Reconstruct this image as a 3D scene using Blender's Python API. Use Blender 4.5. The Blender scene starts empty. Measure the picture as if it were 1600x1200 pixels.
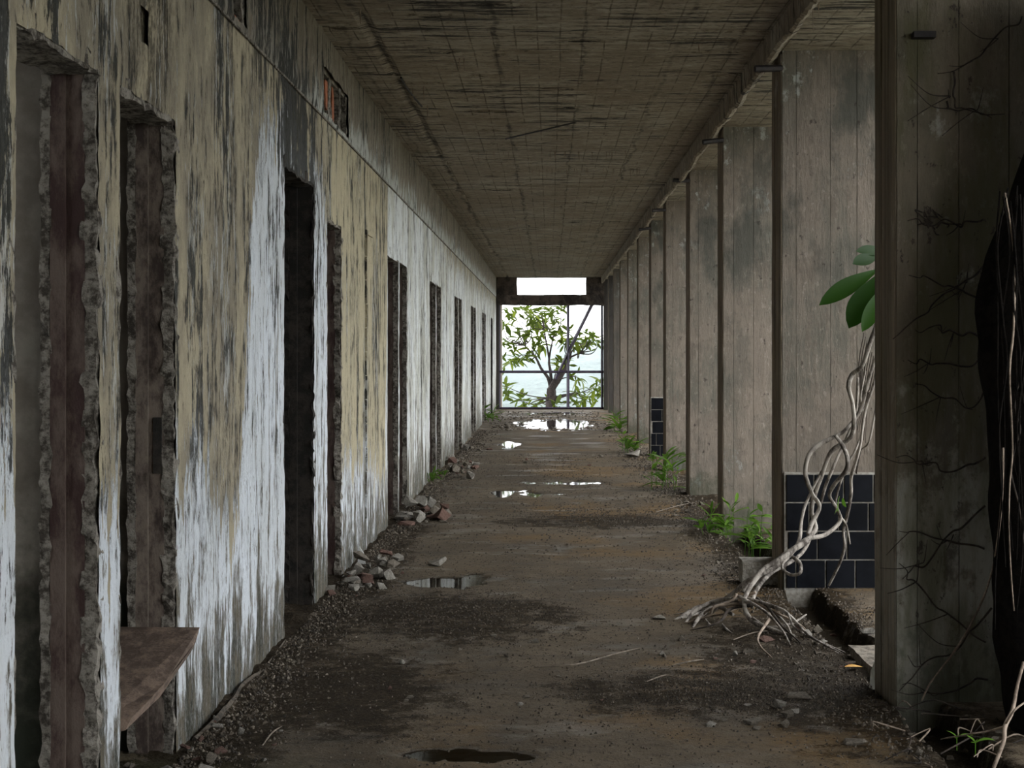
import bpy, bmesh, math, random
import numpy as np
from mathutils import Vector, Matrix, noise as mn

random.seed(7)
S = bpy.context.scene
COL = S.collection
F = 2200.0; CX, CY, H = 858.0, 551.0, 1.45      # focal length (px), vanishing point, eye height

# ------------------------------------------------------------------ camera
cam_d = bpy.data.cameras.new('camera'); cam = bpy.data.objects.new('camera', cam_d); COL.objects.link(cam)
cam.location = (0, 0, H); cam.rotation_euler = (math.pi/2, 0, 0)
cam_d.sensor_width = 36; cam_d.lens = 36*F/1600
cam_d.shift_x = -(CX-800)/1600; cam_d.shift_y = -(600-CY)/1600
cam_d.clip_end = 3000
S.camera = cam
# ------------------------------------------------------------------ sky and exposure
W = bpy.data.worlds.new('overcast_sky'); S.world = W; W.use_nodes = True
wt = W.node_tree; bg = wt.nodes['Background']
g_ = wt.nodes.new('ShaderNodeTexCoord'); sp_ = wt.nodes.new('ShaderNodeSeparateXYZ')
rp_ = wt.nodes.new('ShaderNodeValToRGB')
wt.links.new(g_.outputs['Generated'], sp_.inputs[0]); wt.links.new(sp_.outputs['Z'], rp_.inputs[0])
rp_.color_ramp.elements[0].position = 0.0; rp_.color_ramp.elements[0].color = (.92, .965, 1, 1)
rp_.color_ramp.elements[1].position = 1.0; rp_.color_ramp.elements[1].color = (1.0, 1.0, 1.0, 1)
wt.links.new(rp_.outputs[0], bg.inputs['Color'])
bg.inputs['Strength'].default_value = 2.6
S.view_settings.view_transform = 'Standard'; S.view_settings.look = 'None'
S.view_settings.gamma = 1; S.view_settings.use_curve_mapping = False
S.view_settings.exposure = 1.1

# ------------------------------------------------------------------ helpers
def at(px, py, Y): return Vector(((px-CX)/F*Y, Y, H+(CY-py)/F*Y))
def onfloor(px, py, z=0.0):
    Y = F*(H-z)/(py-CY); return Vector(((px-CX)/F*Y, Y, z))
def fb(x, y, z=0, o=4): return mn.fractal(Vector((x, y, z)), 1.0, 2.0, o)

def link_obj(name, me, mat=None, parent=None, loc=None):
    o = bpy.data.objects.new(name, me); COL.objects.link(o)
    if mat is not None and me is not None and not me.materials: me.materials.append(mat)
    if parent is not None: o.parent = parent
    if loc is not None: o.location = loc
    return o
def tag(o, label=None, cat=None, group=None, kind=None):
    if label: o['label'] = label
    if cat: o['category'] = cat
    if group: o['group'] = group
    if kind: o['kind'] = kind
    return o
def empty(name, loc, kind=None):
    o = bpy.data.objects.new(name, None); COL.objects.link(o); o.location = loc
    o.empty_display_size = .1
    if kind: o['kind'] = kind
    bpy.context.view_layer.update() if False else None
    return o
def mesh(name, v, f, smooth=False):
    me = bpy.data.meshes.new(name); me.from_pydata([tuple(p) for p in v], [], f); me.update()
    if smooth:
        me.polygons.foreach_set('use_smooth', [True]*len(me.polygons))
    return me
class MB:
    """collects shapes; build() links them as one mesh object; coordinates are world unless a parent is given (then parent's location is subtracted)"""
    def __init__(s): s.v = []; s.f = []
    def add(s, v, f):
        n = len(s.v); s.v += [Vector(p) for p in v]; s.f += [tuple(i+n for i in q) for q in f]; return s
    def box(s, x0, x1, y0, y1, z0, z1):
        v = [(x, y, z) for x in (x0, x1) for y in (y0, y1) for z in (z0, z1)]
        return s.add(v, [(0,1,3,2),(4,6,7,5),(0,4,5,1),(2,3,7,6),(0,2,6,4),(1,5,7,3)])
    def tube(s, pts, rad, n=6, sm=3, wob=0):
        P = smooth_path(pts, rad, sm)
        base = len(s.v); m = len(P)
        prevN = None
        for i, (p, r) in enumerate(P):
            a = P[max(i-1, 0)][0]; b = P[min(i+1, m-1)][0]; t = (b-a)
            if t.length < 1e-9: t = Vector((0, 0, 1))
            t.normalize()
            if prevN is None:
                u = t.cross(Vector((0.3, 1, 0.2)));
                if u.length < .01: u = t.cross(Vector((1, 0, 0)))
            else: u = prevN - t*prevN.dot(t)
            u.normalize(); prevN = u; w = t.cross(u)
            for k in range(n):
                an = 2*math.pi*k/n; rr = r*(1+wob*mn.noise(Vector((p.x*9+k, p.y*9, p.z*9))))
                s.v.append(p+u*math.cos(an)*rr+w*math.sin(an)*rr)
        for i in range(m-1):
            for k in range(n):
                a = base+i*n+k; b = base+i*n+(k+1) % n
                s.f.append((a, b, b+n, a+n))
        s.f.append(tuple(base+k for k in range(n))[::-1]); s.f.append(tuple(base+(m-1)*n+k for k in range(n)))
        return s
    def build(s, name, mat, parent=None, smooth=False):
        off = parent_loc(parent)
        me = mesh(name, [p-off for p in s.v], s.f, smooth)
        return link_obj(name, me, mat, parent)
def parent_loc(p):
    o = Vector((0, 0, 0))
    while p is not None: o = o+p.location; p = p.parent
    return o
def smooth_path(pts, rad, sm):
    pts = [Vector(p) for p in pts]
    if not hasattr(rad, '__len__'): rad = [rad]*len(pts)
    if len(rad) != len(pts):                     # spread the given radii along the whole path
        nr = len(rad)-1; q = []
        for i in range(len(pts)):
            u = i*nr/(len(pts)-1); k = min(int(u), nr-1); q.append(rad[k]+(rad[k+1]-rad[k])*(u-k))
        rad = q
    if sm <= 1 or len(pts) < 3: return list(zip(pts, rad))
    out = []
    for i in range(len(pts)-1):
        p0 = pts[max(i-1, 0)]; p1 = pts[i]; p2 = pts[i+1]; p3 = pts[min(i+2, len(pts)-1)]
        for k in range(sm):
            t = k/sm
            q = 0.5*((2*p1)+(p2-p0)*t+(2*p0-5*p1+4*p2-p3)*t*t+(3*p1-p0-3*p2+p3)*t**3)
            out.append((q, rad[i]+(rad[i+1]-rad[i])*t))
    out.append((pts[-1], rad[-1])); return out

def rough_bar(x0, x1, y0, y1, z0, z1, step=.03, amp=.008, seed=0):
    """box whose faces are subdivided and displaced: broken concrete"""
    m = MB(); bm = bmesh.new(); bmesh.ops.create_cube(bm, size=1)
    sx, sy, sz = x1-x0, y1-y0, z1-z0
    for v in bm.verts: v.co = Vector(((v.co.x+.5)*sx+x0, (v.co.y+.5)*sy+y0, (v.co.z+.5)*sz+z0))
    for ax, L in ((0, sx), (1, sy), (2, sz)):
        n = int(L/step)
        for k in range(1, n):
            c = [x0, y0, z0]; c[ax] += L*k/n; nrm = [0, 0, 0]; nrm[ax] = 1
            bmesh.ops.bisect_plane(bm, geom=bm.verts[:]+bm.edges[:]+bm.faces[:], plane_co=c, plane_no=nrm)
    ctr = Vector(((x0+x1)/2, (y0+y1)/2, (z0+z1)/2))
    for v in bm.verts:
        p = v.co*1.0
        d = Vector((mn.noise(p*22+Vector((seed, 0, 0))), mn.noise(p*22+Vector((9, seed, 0))), mn.noise(p*22+Vector((0, 5, seed)))))
        d2 = Vector((mn.noise(p*60), mn.noise(p*60+Vector((3, 3, 3))), 0))
        v.co += d*amp*1.5+d2*amp*.6
    bm.verts.ensure_lookup_table()
    m.add([v.co.copy() for v in bm.verts], [tuple(w.index for w in f.verts) for f in bm.faces]) if bm.verts.index_update() is None else 0
    bm.free(); return m

# ------------------------------------------------------------------ shader helper
class NT:
    def __init__(s, name):
        s.m = bpy.data.materials.new(name); s.m.use_nodes = True; s.t = s.m.node_tree
        s.t.nodes.clear(); s.out = s.t.nodes.new('ShaderNodeOutputMaterial')
        s.b = s.t.nodes.new('ShaderNodeBsdfPrincipled'); s.t.links.new(s.b.outputs[0], s.out.inputs[0])
        s.b.inputs['Roughness'].default_value = .9
        s._pos = None
    def n(s, k): return s.t.nodes.new('ShaderNode'+k)
    def set(s, sock, v):
        if v is None: return
        if hasattr(v, 'is_linked') or isinstance(v, bpy.types.NodeSocket): s.t.links.new(v, sock)
        else:
            if isinstance(v, (tuple, list)) and len(v) == 3 and sock.type == 'RGBA': v = (*v, 1)
            sock.default_value = v
    def pos(s):
        if s._pos is None: s._pos = s.n('NewGeometry').outputs['Position']
        return s._pos
    def gen(s): return s.n('TexCoord').outputs['Object']
    def xyz(s, v=None):
        q = s.n('SeparateXYZ'); s.t.links.new(v or s.pos(), q.inputs[0]); return q.outputs
    def scale(s, sc, v=None, off=(0, 0, 0)):
        q = s.n('Mapping'); s.t.links.new(v or s.pos(), q.inputs[0]); q.inputs['Scale'].default_value = sc; q.inputs['Location'].default_value = off; return q.outputs[0]
    def noise(s, sc=(1, 1, 1), scale=1, detail=6, rough=.6, off=(0, 0, 0), v=None, dist=0):
        q = s.n('TexNoise'); s.t.links.new(s.scale(sc, v, off), q.inputs['Vector'])
        q.inputs['Scale'].default_value = scale; q.inputs['Detail'].default_value = detail; q.inputs['Roughness'].default_value = rough
        q.inputs['Distortion'].default_value = dist
        return q.outputs[0]
    def vor(s, sc=(1, 1, 1), scale=1, feat='DISTANCE_TO_EDGE', v=None):
        q = s.n('TexVoronoi'); q.feature = feat; s.t.links.new(s.scale(sc, v), q.inputs['Vector']); q.inputs['Scale'].default_value = scale
        return q.outputs['Distance']
    def ma(s, op, a, b=None, c=None):
        q = s.n('Math'); q.operation = op; s.set(q.inputs[0], a)
        if b is not None: s.set(q.inputs[1], b)
        if c is not None: s.set(q.inputs[2], c)
        return q.outputs[0]
    def ss(s, v, lo, hi, a=0, b=1):
        q = s.n('MapRange'); q.interpolation_type = 'SMOOTHSTEP'
        s.set(q.inputs['Value'], v); s.set(q.inputs['From Min'], lo); s.set(q.inputs['From Max'], hi)
        s.set(q.inputs['To Min'], a); s.set(q.inputs['To Max'], b); return q.outputs[0]
    def mix(s, f, a, b, mode='MIX'):
        q = s.n('Mix'); q.data_type = 'RGBA'; q.blend_type = mode; q.clamp_factor = True
        s.set(q.inputs[0], f); s.set(q.inputs[6], a); s.set(q.inputs[7], b); return q.outputs[2]
    def curve(s, v, pts, lo, hi):
        """piecewise linear function of v through pts (x,y) y in 0..1"""
        q = s.n('ValToRGB'); s.set(q.inputs[0], s.ma('DIVIDE', s.ma('SUBTRACT', v, lo), hi-lo))
        e = q.color_ramp.elements
        while len(e) > 1: e.remove(e[-1])
        for i, (x, y) in enumerate(pts):
            p = (x-lo)/(hi-lo)
            el = e[0] if i == 0 else e.new(p)
            el.position = p; c = y if isinstance(y, tuple) else (y, y, y); el.color = (*c, 1)
        return q.outputs[0]
    def box(s, y, a, b, soft=.05):
        return s.ma('MULTIPLY', s.ss(y, a-soft, a+soft), s.ss(y, b-soft, b+soft, 1, 0))
    def bump(s, h, dist=.01, strength=1, prev=None):
        q = s.n('Bump'); q.inputs['Distance'].default_value = dist; q.inputs['Strength'].default_value = strength
        s.t.links.new(h, q.inputs['Height'])
        if prev is not None: s.t.links.new(prev, q.inputs['Normal'])
        return q.outputs[0]
    def fin(s, col=None, rough=None, nrm=None):
        if col is not None: s.set(s.b.inputs['Base Color'], col)
        if rough is not None: s.set(s.b.inputs['Roughness'], rough)
        if nrm is not None: s.t.links.new(nrm, s.b.inputs['Normal'])
        return s.m

def simple(name, c1, c2, scale=20, rough=.85, bump=.004, stretch=(1, 1, 1), obj=False, spec=None):
    t = NT(name); v = t.gen() if obj else None
    n1 = t.noise(stretch, scale, 8, .75, v=v); n2 = t.noise(stretch, scale*.2, 3, .5, v=v)
    f = t.ss(t.ma('ADD', t.ma('MULTIPLY', n1, .7), t.ma('MULTIPLY', n2, .3)), .42, .58)
    if spec is not None: t.b.inputs['Specular IOR Level'].default_value = spec
    return t.fin(t.mix(f, c1, c2), rough, t.bump(n1, bump))

# ------------------------------------------------------------------ materials
def mat_left_wall():
    t = NT('peeling_painted_plaster'); x, y, z = t.xyz()
    C = lambda v: t.ma('SUBTRACT', v, .5)
    st = t.noise((2, 30, 3.2), 1, 9, .74)                 # short vertical streaks, grainy
    st2 = t.noise((2, 8, .6), 1, 8, .68, off=(3, 1, 0))   # long drips
    st3 = t.noise((2, 46, 7), 1, 6, .72, off=(7, 2, 3))
    big = t.noise((1, 1.3, .8), 1.4, 6, .65)
    med = t.noise((1, 1.4, .7), 8, 9, .72)
    fine = t.noise((1, 1.4, .6), 48, 6, .75)
    beige = t.mix(t.ss(t.ma('ADD', big, t.ma('MULTIPLY', C(med), .5)), .38, .62), (.43, .37, .25), (.25, .215, .155))
    beige = t.mix(t.ss(t.ma('ADD', st2, t.ma('MULTIPLY', C(st), .5)), .50, .64, 0, .7), beige, (.50, .455, .34))
    cream = t.mix(t.ss(t.ma('ADD', st2, t.ma('MULTIPLY', C(med), .6)), .4, .62), (.54, .47, .31), (.36, .32, .22))
    beige = t.mix(t.ma('MULTIPLY', t.box(y, 8.5, 11.6, .15), .85), beige, cream)
    # brown grime streaks
    gv = t.ma('ADD', t.ma('ADD', C(st), C(st2)), t.ma('MULTIPLY', C(med), .9))
    amount = t.curve(y, [(0, .5), (3.5, .5), (4.4, .8), (4.7, 1.0), (5.0, .75), (5.6, .9), (6.3, .95), (6.8, .8), (8.5, .5), (9.5, .6), (11.2, .95), (11.6, .8), (11.7, .3), (15, .45), (16, .6), (20, .4), (24, .6), (35, .6)], 0, 36)
    thr = t.ma('SUBTRACT', .22, t.ma('MULTIPLY', amount, .22))
    grime = t.ss(t.ma('SUBTRACT', gv, thr), -.03, .09)
    colr = t.mix(t.ma('MULTIPLY', grime, .86), beige, t.mix(t.ss(fine, .42, .58), (.062, .046, .026), (.20, .165, .11)))
    # pale flaked streaks where the top coat has gone
    pf = t.ss(t.ma('ADD', C(st3), t.ma('ADD', t.ma('MULTIPLY', C(st2), .9), t.ma('MULTIPLY', C(big), .6))), .11, .15)
    colr = t.mix(t.ma('MULTIPLY', pf, .75), colr, (.55, .555, .53))
    # white paint, below a ragged height T(y)
    T = t.curve(y, [(0, .45), (3.3, .42), (3.55, .31), (4.1, .29), (4.5, .30), (5.3, .30), (5.6, .27), (5.95, .20), (6.15, .30), (6.35, .74), (7.1, .80), (7.9, .80), (8.4, .7), (8.7, .22), (10.3, .22), (11.45, .12), (11.65, .95), (14.8, .97), (17.5, .85), (20, .8), (24, .8), (35, .8)], 0, 36)
    rag = t.ma('ADD', t.ma('MULTIPLY', C(st), .9), t.ma('ADD', t.ma('MULTIPLY', C(st2), 2.2), t.ma('MULTIPLY', C(med), .7)))
    d = t.ma('SUBTRACT', t.ma('ADD', t.ma('MULTIPLY', T, 3.4), rag), z)
    white = t.ss(d, -.01, .03)
    wcol = t.mix(t.ss(big, .4, .62), (.74, .78, .83), (.66, .69, .71))
    wcol = t.mix(t.ss(y, 11, 12), wcol, t.mix(t.ss(t.ma('ADD', big, t.ma('MULTIPLY', C(st2), .8)), .4, .6), (.74, .76, .75), (.58, .58, .51)))
    ws = t.ma('MULTIPLY', t.ss(t.ma('ADD', C(st), t.ma('MULTIPLY', C(st2), 1.1)), .03, .13), t.curve(y, [(0, .12), (6.0, .15), (6.35, .8), (7, .8), (8.5, .9), (11.6, .8), (12, .35), (15, .5), (36, .7)], 0, 36))
    wcol = t.mix(ws, wcol, t.mix(t.ss(fine, .4, .6), (.20, .175, .13), (.36, .33, .27)))
    chips = t.ss(t.ma('ADD', t.noise((2, 7, 2.6), 2.6, 9, .74), t.ma('MULTIPLY', C(fine), .10)), .60, .612)
    ch2 = t.ma('MULTIPLY', chips, t.curve(y, [(0, .6), (6.2, .8), (11.6, .95), (12, .55), (35, .7)], 0, 36))
    wcol = t.mix(ch2, wcol, t.mix(t.ss(fine, .4, .6), (.15, .125, .085), (.30, .265, .20)))
    colr = t.mix(white, colr, wcol)
    # above the string course
    up = t.ss(z, 2.825, 2.835)
    fr = t.ss(t.ma('SUBTRACT', t.ma('ADD', 2.99, t.ma('ADD', t.ma('MULTIPLY', C(st2), 1.1), t.ma('MULTIPLY', C(st), .3))), z), -.02, .06)
    upc = t.mix(t.ss(med, .4, .62), (.17, .14, .10), (.29, .255, .195))
    upc = t.mix(t.ma('MULTIPLY', fr, t.ss(y, 6.2, 8.2, .15, .9)), upc, (.50, .51, .47))
    upc = t.mix(t.ma('MULTIPLY', grime, .75), upc, (.085, .07, .045))
    colr = t.mix(up, colr, upc)
    # black mould above the burnt doorway and in drips
    mo = t.ma('MULTIPLY', t.box(y, 7.0, 8.0, .5), t.ma('MULTIPLY', t.ss(z, 1.9, 2.5), t.ss(z, 3.4, 2.6)))
    mo = t.ss(t.ma('ADD', mo, t.ma('MULTIPLY', t.ma('ADD', C(st2), t.ma('ADD', C(st), C(med))), 3.0)), .22, .50)
    mo2 = t.ma('MULTIPLY', t.box(y, 6.2, 7.0, .3), t.ma('MULTIPLY', t.ss(z, 2.2, 3.1), t.ss(t.ma('ADD', C(st), C(med)), -.05, .04)))
    mol = t.ma('MAXIMUM', mo, mo2)
    colr = t.mix(t.ma('MULTIPLY', mol, .95), colr, t.mix(t.ss(fine, .4, .62), (.006, .0065, .004), (.028, .028, .018)))
    mo3 = t.ma('MULTIPLY', t.box(y, 4.42, 4.98, .1), t.ma('MULTIPLY', t.ss(z, 2.1, 2.6), t.ss(t.ma('ADD', fine, st), .90, 1.05)))
    colr = t.mix(t.ma('MULTIPLY', mo3, .85), colr, (.045, .034, .016))
    # black specks and flaked pits
    pit = t.ss(t.noise((1, 2.6, .9), 13, 8, .78, off=(4, 0, 9)), .625, .645)
    colr = t.mix(t.ma('MULTIPLY', pit, .85), colr, (.035, .028, .018))
    # damp, moss at the foot
    ft2 = t.ss(t.ma('ADD', z, t.ma('MULTIPLY', t.ma('ADD', C(med), t.ma('ADD', C(st), C(st2))), -2.4)), .62, .25)
    colr = t.mix(t.ma('MULTIPLY', ft2, .6), colr, t.mix(t.ss(fine, .42, .58), (.13, .105, .065), (.34, .31, .25)))
    foot = t.ss(t.ma('ADD', z, t.ma('MULTIPLY', t.ma('ADD', C(med), t.ma('ADD', C(st), C(st2))), -1.6)), .50, .12)
    colr = t.mix(t.ma('MULTIPLY', foot, t.ss(fine, .36, .55, .5, 1.0)), colr, t.mix(t.ss(med, .45, .6), (.028, .03, .016), (.12, .10, .065)))
    h = t.ma('ADD', t.ma('MULTIPLY', white, -.3), t.ma('ADD', t.ma('MULTIPLY', chips, -.6), t.ma('MULTIPLY', pit, -.8)))
    h = t.ma('ADD', h, t.ma('ADD', t.ma('MULTIPLY', st, 1.0), t.ma('MULTIPLY', fine, .7)))
    h = t.ma('ADD', h, t.ma('ADD', t.ma('MULTIPLY', grime, -.3), t.ma('MULTIPLY', pf, .2)))
    return t.fin(colr, .8, t.bump(h, .016))

def mat_fin(edge=False):
    t = NT('board_marked_concrete' if not edge else 'brown_fin_edge_concrete'); x, y, z = t.xyz()
    st = t.noise((14, 14, 2.2), 1, 9, .74); big = t.noise((1.2, .6, 1), 1.7, 7, .66); med = t.noise((1, 1, .7), 7, 9, .72)
    fine = t.noise((1, 1, .4), 70, 5, .75)
    c = t.mix(t.ss(big, .38, .62), (.18, .148, .118), (.112, .105, .083))
    c = t.mix(t.ss(st, .40, .62, 0, .55), c, (.25, .205, .165))
    c = t.mix(t.ma('MULTIPLY', t.ss(t.ma('ADD', med, st), 1.04, 1.14), .6), c, (.11, .09, .07))
    c = t.mix(t.ss(fine, .54, .66, 0, .5), c, (.12, .10, .08))
    c = t.mix(t.ss(t.noise((1, 1, .5), 26, 6, .75, off=(3, 3, 1)), .57, .64, 0, .45), c, (.34, .295, .25))
    lime = t.ma('MULTIPLY', t.ss(t.ma('ADD', med, t.ma('MULTIPLY', big, .6)), .86, .94), t.ma('MAXIMUM', t.ss(z, 2.2, 3.1), t.ss(z, .9, .2)))
    c = t.mix(t.ma('MULTIPLY', lime, .75), c, (.42, .43, .40))
    dark = t.ma('MULTIPLY', t.ss(t.noise((1.4, .5, .8), 1.5, 7, .65, off=(8, 3, 2)), .50, .64), t.ss(z, 1.2, 2.4, .35, .85))
    c = t.mix(dark, c, (.062, .062, .05))
    # green and brown growth on the nearest fin
    near = t.ss(y, 6.6, 6.0)
    c = t.mix(t.ma('MULTIPLY', near, t.ss(z, .9, 1.6, .0, .35)), c, (.19, .155, .09))
    c = t.mix(t.ma('MULTIPLY', near, t.ss(t.ma('ADD', med, t.ma('MULTIPLY', t.ss(z, 1.5, .4), .25)), .58, .70, 0, .75)), c, (.42, .41, .36))
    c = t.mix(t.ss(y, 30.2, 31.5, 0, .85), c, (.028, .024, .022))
    gr = t.ma('MULTIPLY', near, t.ss(t.noise((3, 1, .6), 2, 6, .6, off=(1, 2, 7)), .45, .62))
    c = t.mix(t.ma('MULTIPLY', gr, .6), c, (.085, .085, .03))
    pit = t.ss(t.noise((1, 1, .6), 19, 6, .78, off=(1, 0, 9)), .625, .645)
    c = t.mix(t.ma('MULTIPLY', pit, .8), c, (.045, .03, .026))
    foot = t.ss(t.ma('ADD', z, t.ma('MULTIPLY', t.ma('SUBTRACT', med, .5), -1.6)), .35, .0)
    c = t.mix(t.ma('MULTIPLY', foot, .7), c, (.05, .055, .03))
    h = t.ma('ADD', t.ma('MULTIPLY', st, .9), t.ma('ADD', t.ma('MULTIPLY', fine, .4), t.ma('MULTIPLY', pit, -.8)))
    if edge: c = t.mix(.55, c, t.mix(t.ss(t.noise((30, 30, .9), 1, 7, .7), .42, .58), (.11, .078, .05), (.28, .215, .145)))
    return t.fin(c, .88, t.bump(h, .012))

def mat_ceiling():
    t = NT('spalled_concrete_soffit'); x, y, z = t.xyz()
    st = t.noise((2.6, 16, 1), 1, 9, .74)              # streaks across the corridor
    big = t.noise((1, .6, 1), 1.3, 5, .6); med = t.noise((.7, 2, 1), 6, 8, .65); fine = t.noise((.5, 1, 1), 80, 4, .7)
    c = t.mix(t.ss(t.ma('ADD', big, t.ma('MULTIPLY', t.ma('SUBTRACT', med, .5), .6)), .38, .62), (.24, .195, .145), (.37, .325, .265))
    c = t.mix(t.ss(st, .44, .60, 0, .75), c, (.19, .15, .11))
    c = t.mix(t.ma('MULTIPLY', t.ss(med, .55, .7), .6), c, (.10, .078, .055))
    # stains along the reinforcement: thin lines on a grid, warped a little
    wx = t.ma('ADD', x, t.ma('MULTIPLY', t.ma('SUBTRACT', big, .5), .03)); wy = t.ma('ADD', y, t.ma('MULTIPLY', t.ma('SUBTRACT', med, .5), .05))
    lx = t.ma('ABSOLUTE', t.ma('SUBTRACT', t.ma('FRACT', t.ma('DIVIDE', wx, .135)), .5))
    ly = t.ma('ABSOLUTE', t.ma('SUBTRACT', t.ma('FRACT', t.ma('DIVIDE', wy, .31)), .5))
    li = t.ma('MAXIMUM', t.ss(lx, .045, .02), t.ma('MULTIPLY', t.ss(ly, .03, .015), 1.0))
    li = t.ma('MULTIPLY', li, t.ss(t.noise((1, 1, 1), 3.5, 4, .6, off=(5, 5, 5)), .38, .58))
    c = t.mix(t.ma('MULTIPLY', li, .75), c, (.085, .06, .04))
    wob = t.ma('MULTIPLY', t.ma('SUBTRACT', t.noise((1, 1, 1), 1.4, 6, .7), .5), .22)
    for cx, w, a in ((-1.04, .022, .95), (-1.22, .012, .6), (-.33, .016, .9), (.20, .010, .75), (.78, .014, .9), (1.14, .012, .6)):
        dd = t.ma('ABSOLUTE', t.ma('SUBTRACT', t.ma('ADD', x, wob), cx))
        c = t.mix(t.ma('MULTIPLY', t.ss(dd, w*1.6, w*.3), t.ma('MULTIPLY', t.ss(st, .42, .56, a*.25, a), t.ss(t.noise((1, 1, 1), 1.1, 5, .6, off=(cx*9, 1, 2)), .40, .55, .25, 1))), c, (.022, .016, .012))
    sl = t.ss(t.ma('ADD', t.noise((1.3, 13, 1), 1.5, 7, .66, off=(2, 7, 1)), t.ma('MULTIPLY', t.ma('SUBTRACT', big, .5), .35)), .575, .605)
    c = t.mix(t.ma('MULTIPLY', sl, .93), c, (.014, .011, .009))
    pale = t.ss(t.noise((.8, 1.5, 1), 3, 7, .7, off=(9, 7, 1)), .62, .70)
    c = t.mix(t.ma('MULTIPLY', pale, .6), c, (.42, .385, .32))
    h = t.ma('ADD', t.ma('MULTIPLY', st, 1.0), t.ma('ADD', t.ma('MULTIPLY', fine, .3), t.ma('MULTIPLY', sl, -1.2)))
    h = t.ma('ADD', h, t.ma('MULTIPLY', li, -.3))
    sp = t.ss(t.noise((1, 1.8, 1), 15, 8, .78, off=(4, 4, 4)), .52, .60); c = t.mix(t.ma('MULTIPLY', sp, .65), c, (.07, .052, .036))
    sw = t.ss(t.noise((.8, 2.4, 1), 9, 8, .75, off=(1, 8, 4)), .54, .63); c = t.mix(t.ma('MULTIPLY', sw, .5), c, (.50, .45, .37))
    return t.fin(c, .9, t.bump(h, .018))

def mat_floor():
    t = NT('wet_dirty_concrete'); x, y, z = t.xyz()
    big = t.noise((1, .8, 1), .95, 5, .6, off=(4, 2, 0)); st = t.noise((.8, 2.6, 1), 2.0, 8, .65)
    med = t.noise((1, 1.3, 1), 8, 8, .7); fine = t.noise((1, 1, 1), 75, 5, .7)
    c = t.mix(t.ss(t.ma('ADD', big, t.ma('MULTIPLY', t.ma('SUBTRACT', med, .5), .4)), .36, .62), (.085, .062, .036), (.135, .102, .064))
    och = t.ma('MULTIPLY', t.ss(t.ma('ADD', t.noise((.9, .75, 1), .9, 4, .5, off=(7, 1, 0)), t.ma('MULTIPLY', t.ma('SUBTRACT', st, .5), .35)), .50, .62), t.ss(x, -.75, -.1))
    c = t.mix(t.ma('MULTIPLY', och, .8), c, (.165, .098, .034))
    c = t.mix(t.ss(st, .50, .68, 0, .7), c, (.062, .052, .038))
    # dark soil drifts
    def blob(cx, cy, rx, ry):
        dx = t.ma('DIVIDE', t.ma('SUBTRACT', x, cx), rx); dy = t.ma('DIVIDE', t.ma('SUBTRACT', y, cy), ry)
        return t.ma('SUBTRACT', 1.0, t.ma('ADD', t.ma('MULTIPLY', dx, dx), t.ma('MULTIPLY', dy, dy)))
    soil = None
    for b in ((-.55, 7.7, .75, .75), (.75, 5.95, .75, .4), (1.25, 6.6, .5, 1.6), (-1.25, 8, .3, 7), (1.45, 10, .35, 8), (-.9, 6.0, .55, .8), (.4, 12, .9, .5)):
        q = blob(*b); soil = q if soil is None else t.ma('MAXIMUM', soil, q)
    iso = t.noise((1, .7, 1), 2.6, 9, .72, off=(6, 6, 0))
    soil = t.ss(t.ma('ADD', soil, t.ma('ADD', t.ma('MULTIPLY', t.ma('SUBTRACT', t.ma('ADD', med, iso), 1.0), 4.2), t.ma('MULTIPLY', t.ma('SUBTRACT', fine, .5), 2.2))), .0, .9)
    c = t.mix(t.ma('MULTIPLY', soil, .85), c, t.mix(t.ss(fine, .4, .6), (.016, .012, .008), (.062, .047, .031)))
    gr = t.ma('MULTIPLY', t.ss(x, -.7, -1.0), t.ss(y, 5.1, 4.6)); c = t.mix(t.ma('MULTIPLY', gr, .6), c, (.06, .07, .025))
    c = t.mix(t.ss(t.noise((1, 1, 1), 28, 8, .78, off=(2, 2, 2)), .53, .62, 0, .65), c, (.035, .027, .018))
    c = t.mix(t.ss(t.noise((1, 1, 1), 33, 8, .78, off=(5, 2, 2)), .59, .64, 0, .5), c, (.21, .175, .13))
    wet = t.ss(t.noise((.8, 1.6, 1), 1.6, 5, .6, off=(1, 9, 0)), .50, .66)
    low = t.ss(z, .010, .002)
    wet = t.ma('MAXIMUM', wet, low)
    c = t.mix(t.ma('MULTIPLY', low, .5), c, (.04, .033, .023))
    rough = t.ss(t.ma('MULTIPLY', wet, t.ss(soil, .6, .1)), 0, 1, .85, .42)
    t.set(t.b.inputs['Specular IOR Level'], t.ss(soil, 0, .6, .35, .08))
    h = t.ma('ADD', t.ma('MULTIPLY', fine, .6), t.ma('ADD', t.ma('MULTIPLY', med, 1.3), t.ma('MULTIPLY', soil, t.ma('MULTIPLY', fine, 1.2))))
    return t.fin(c, rough, t.bump(h, .022))

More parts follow.
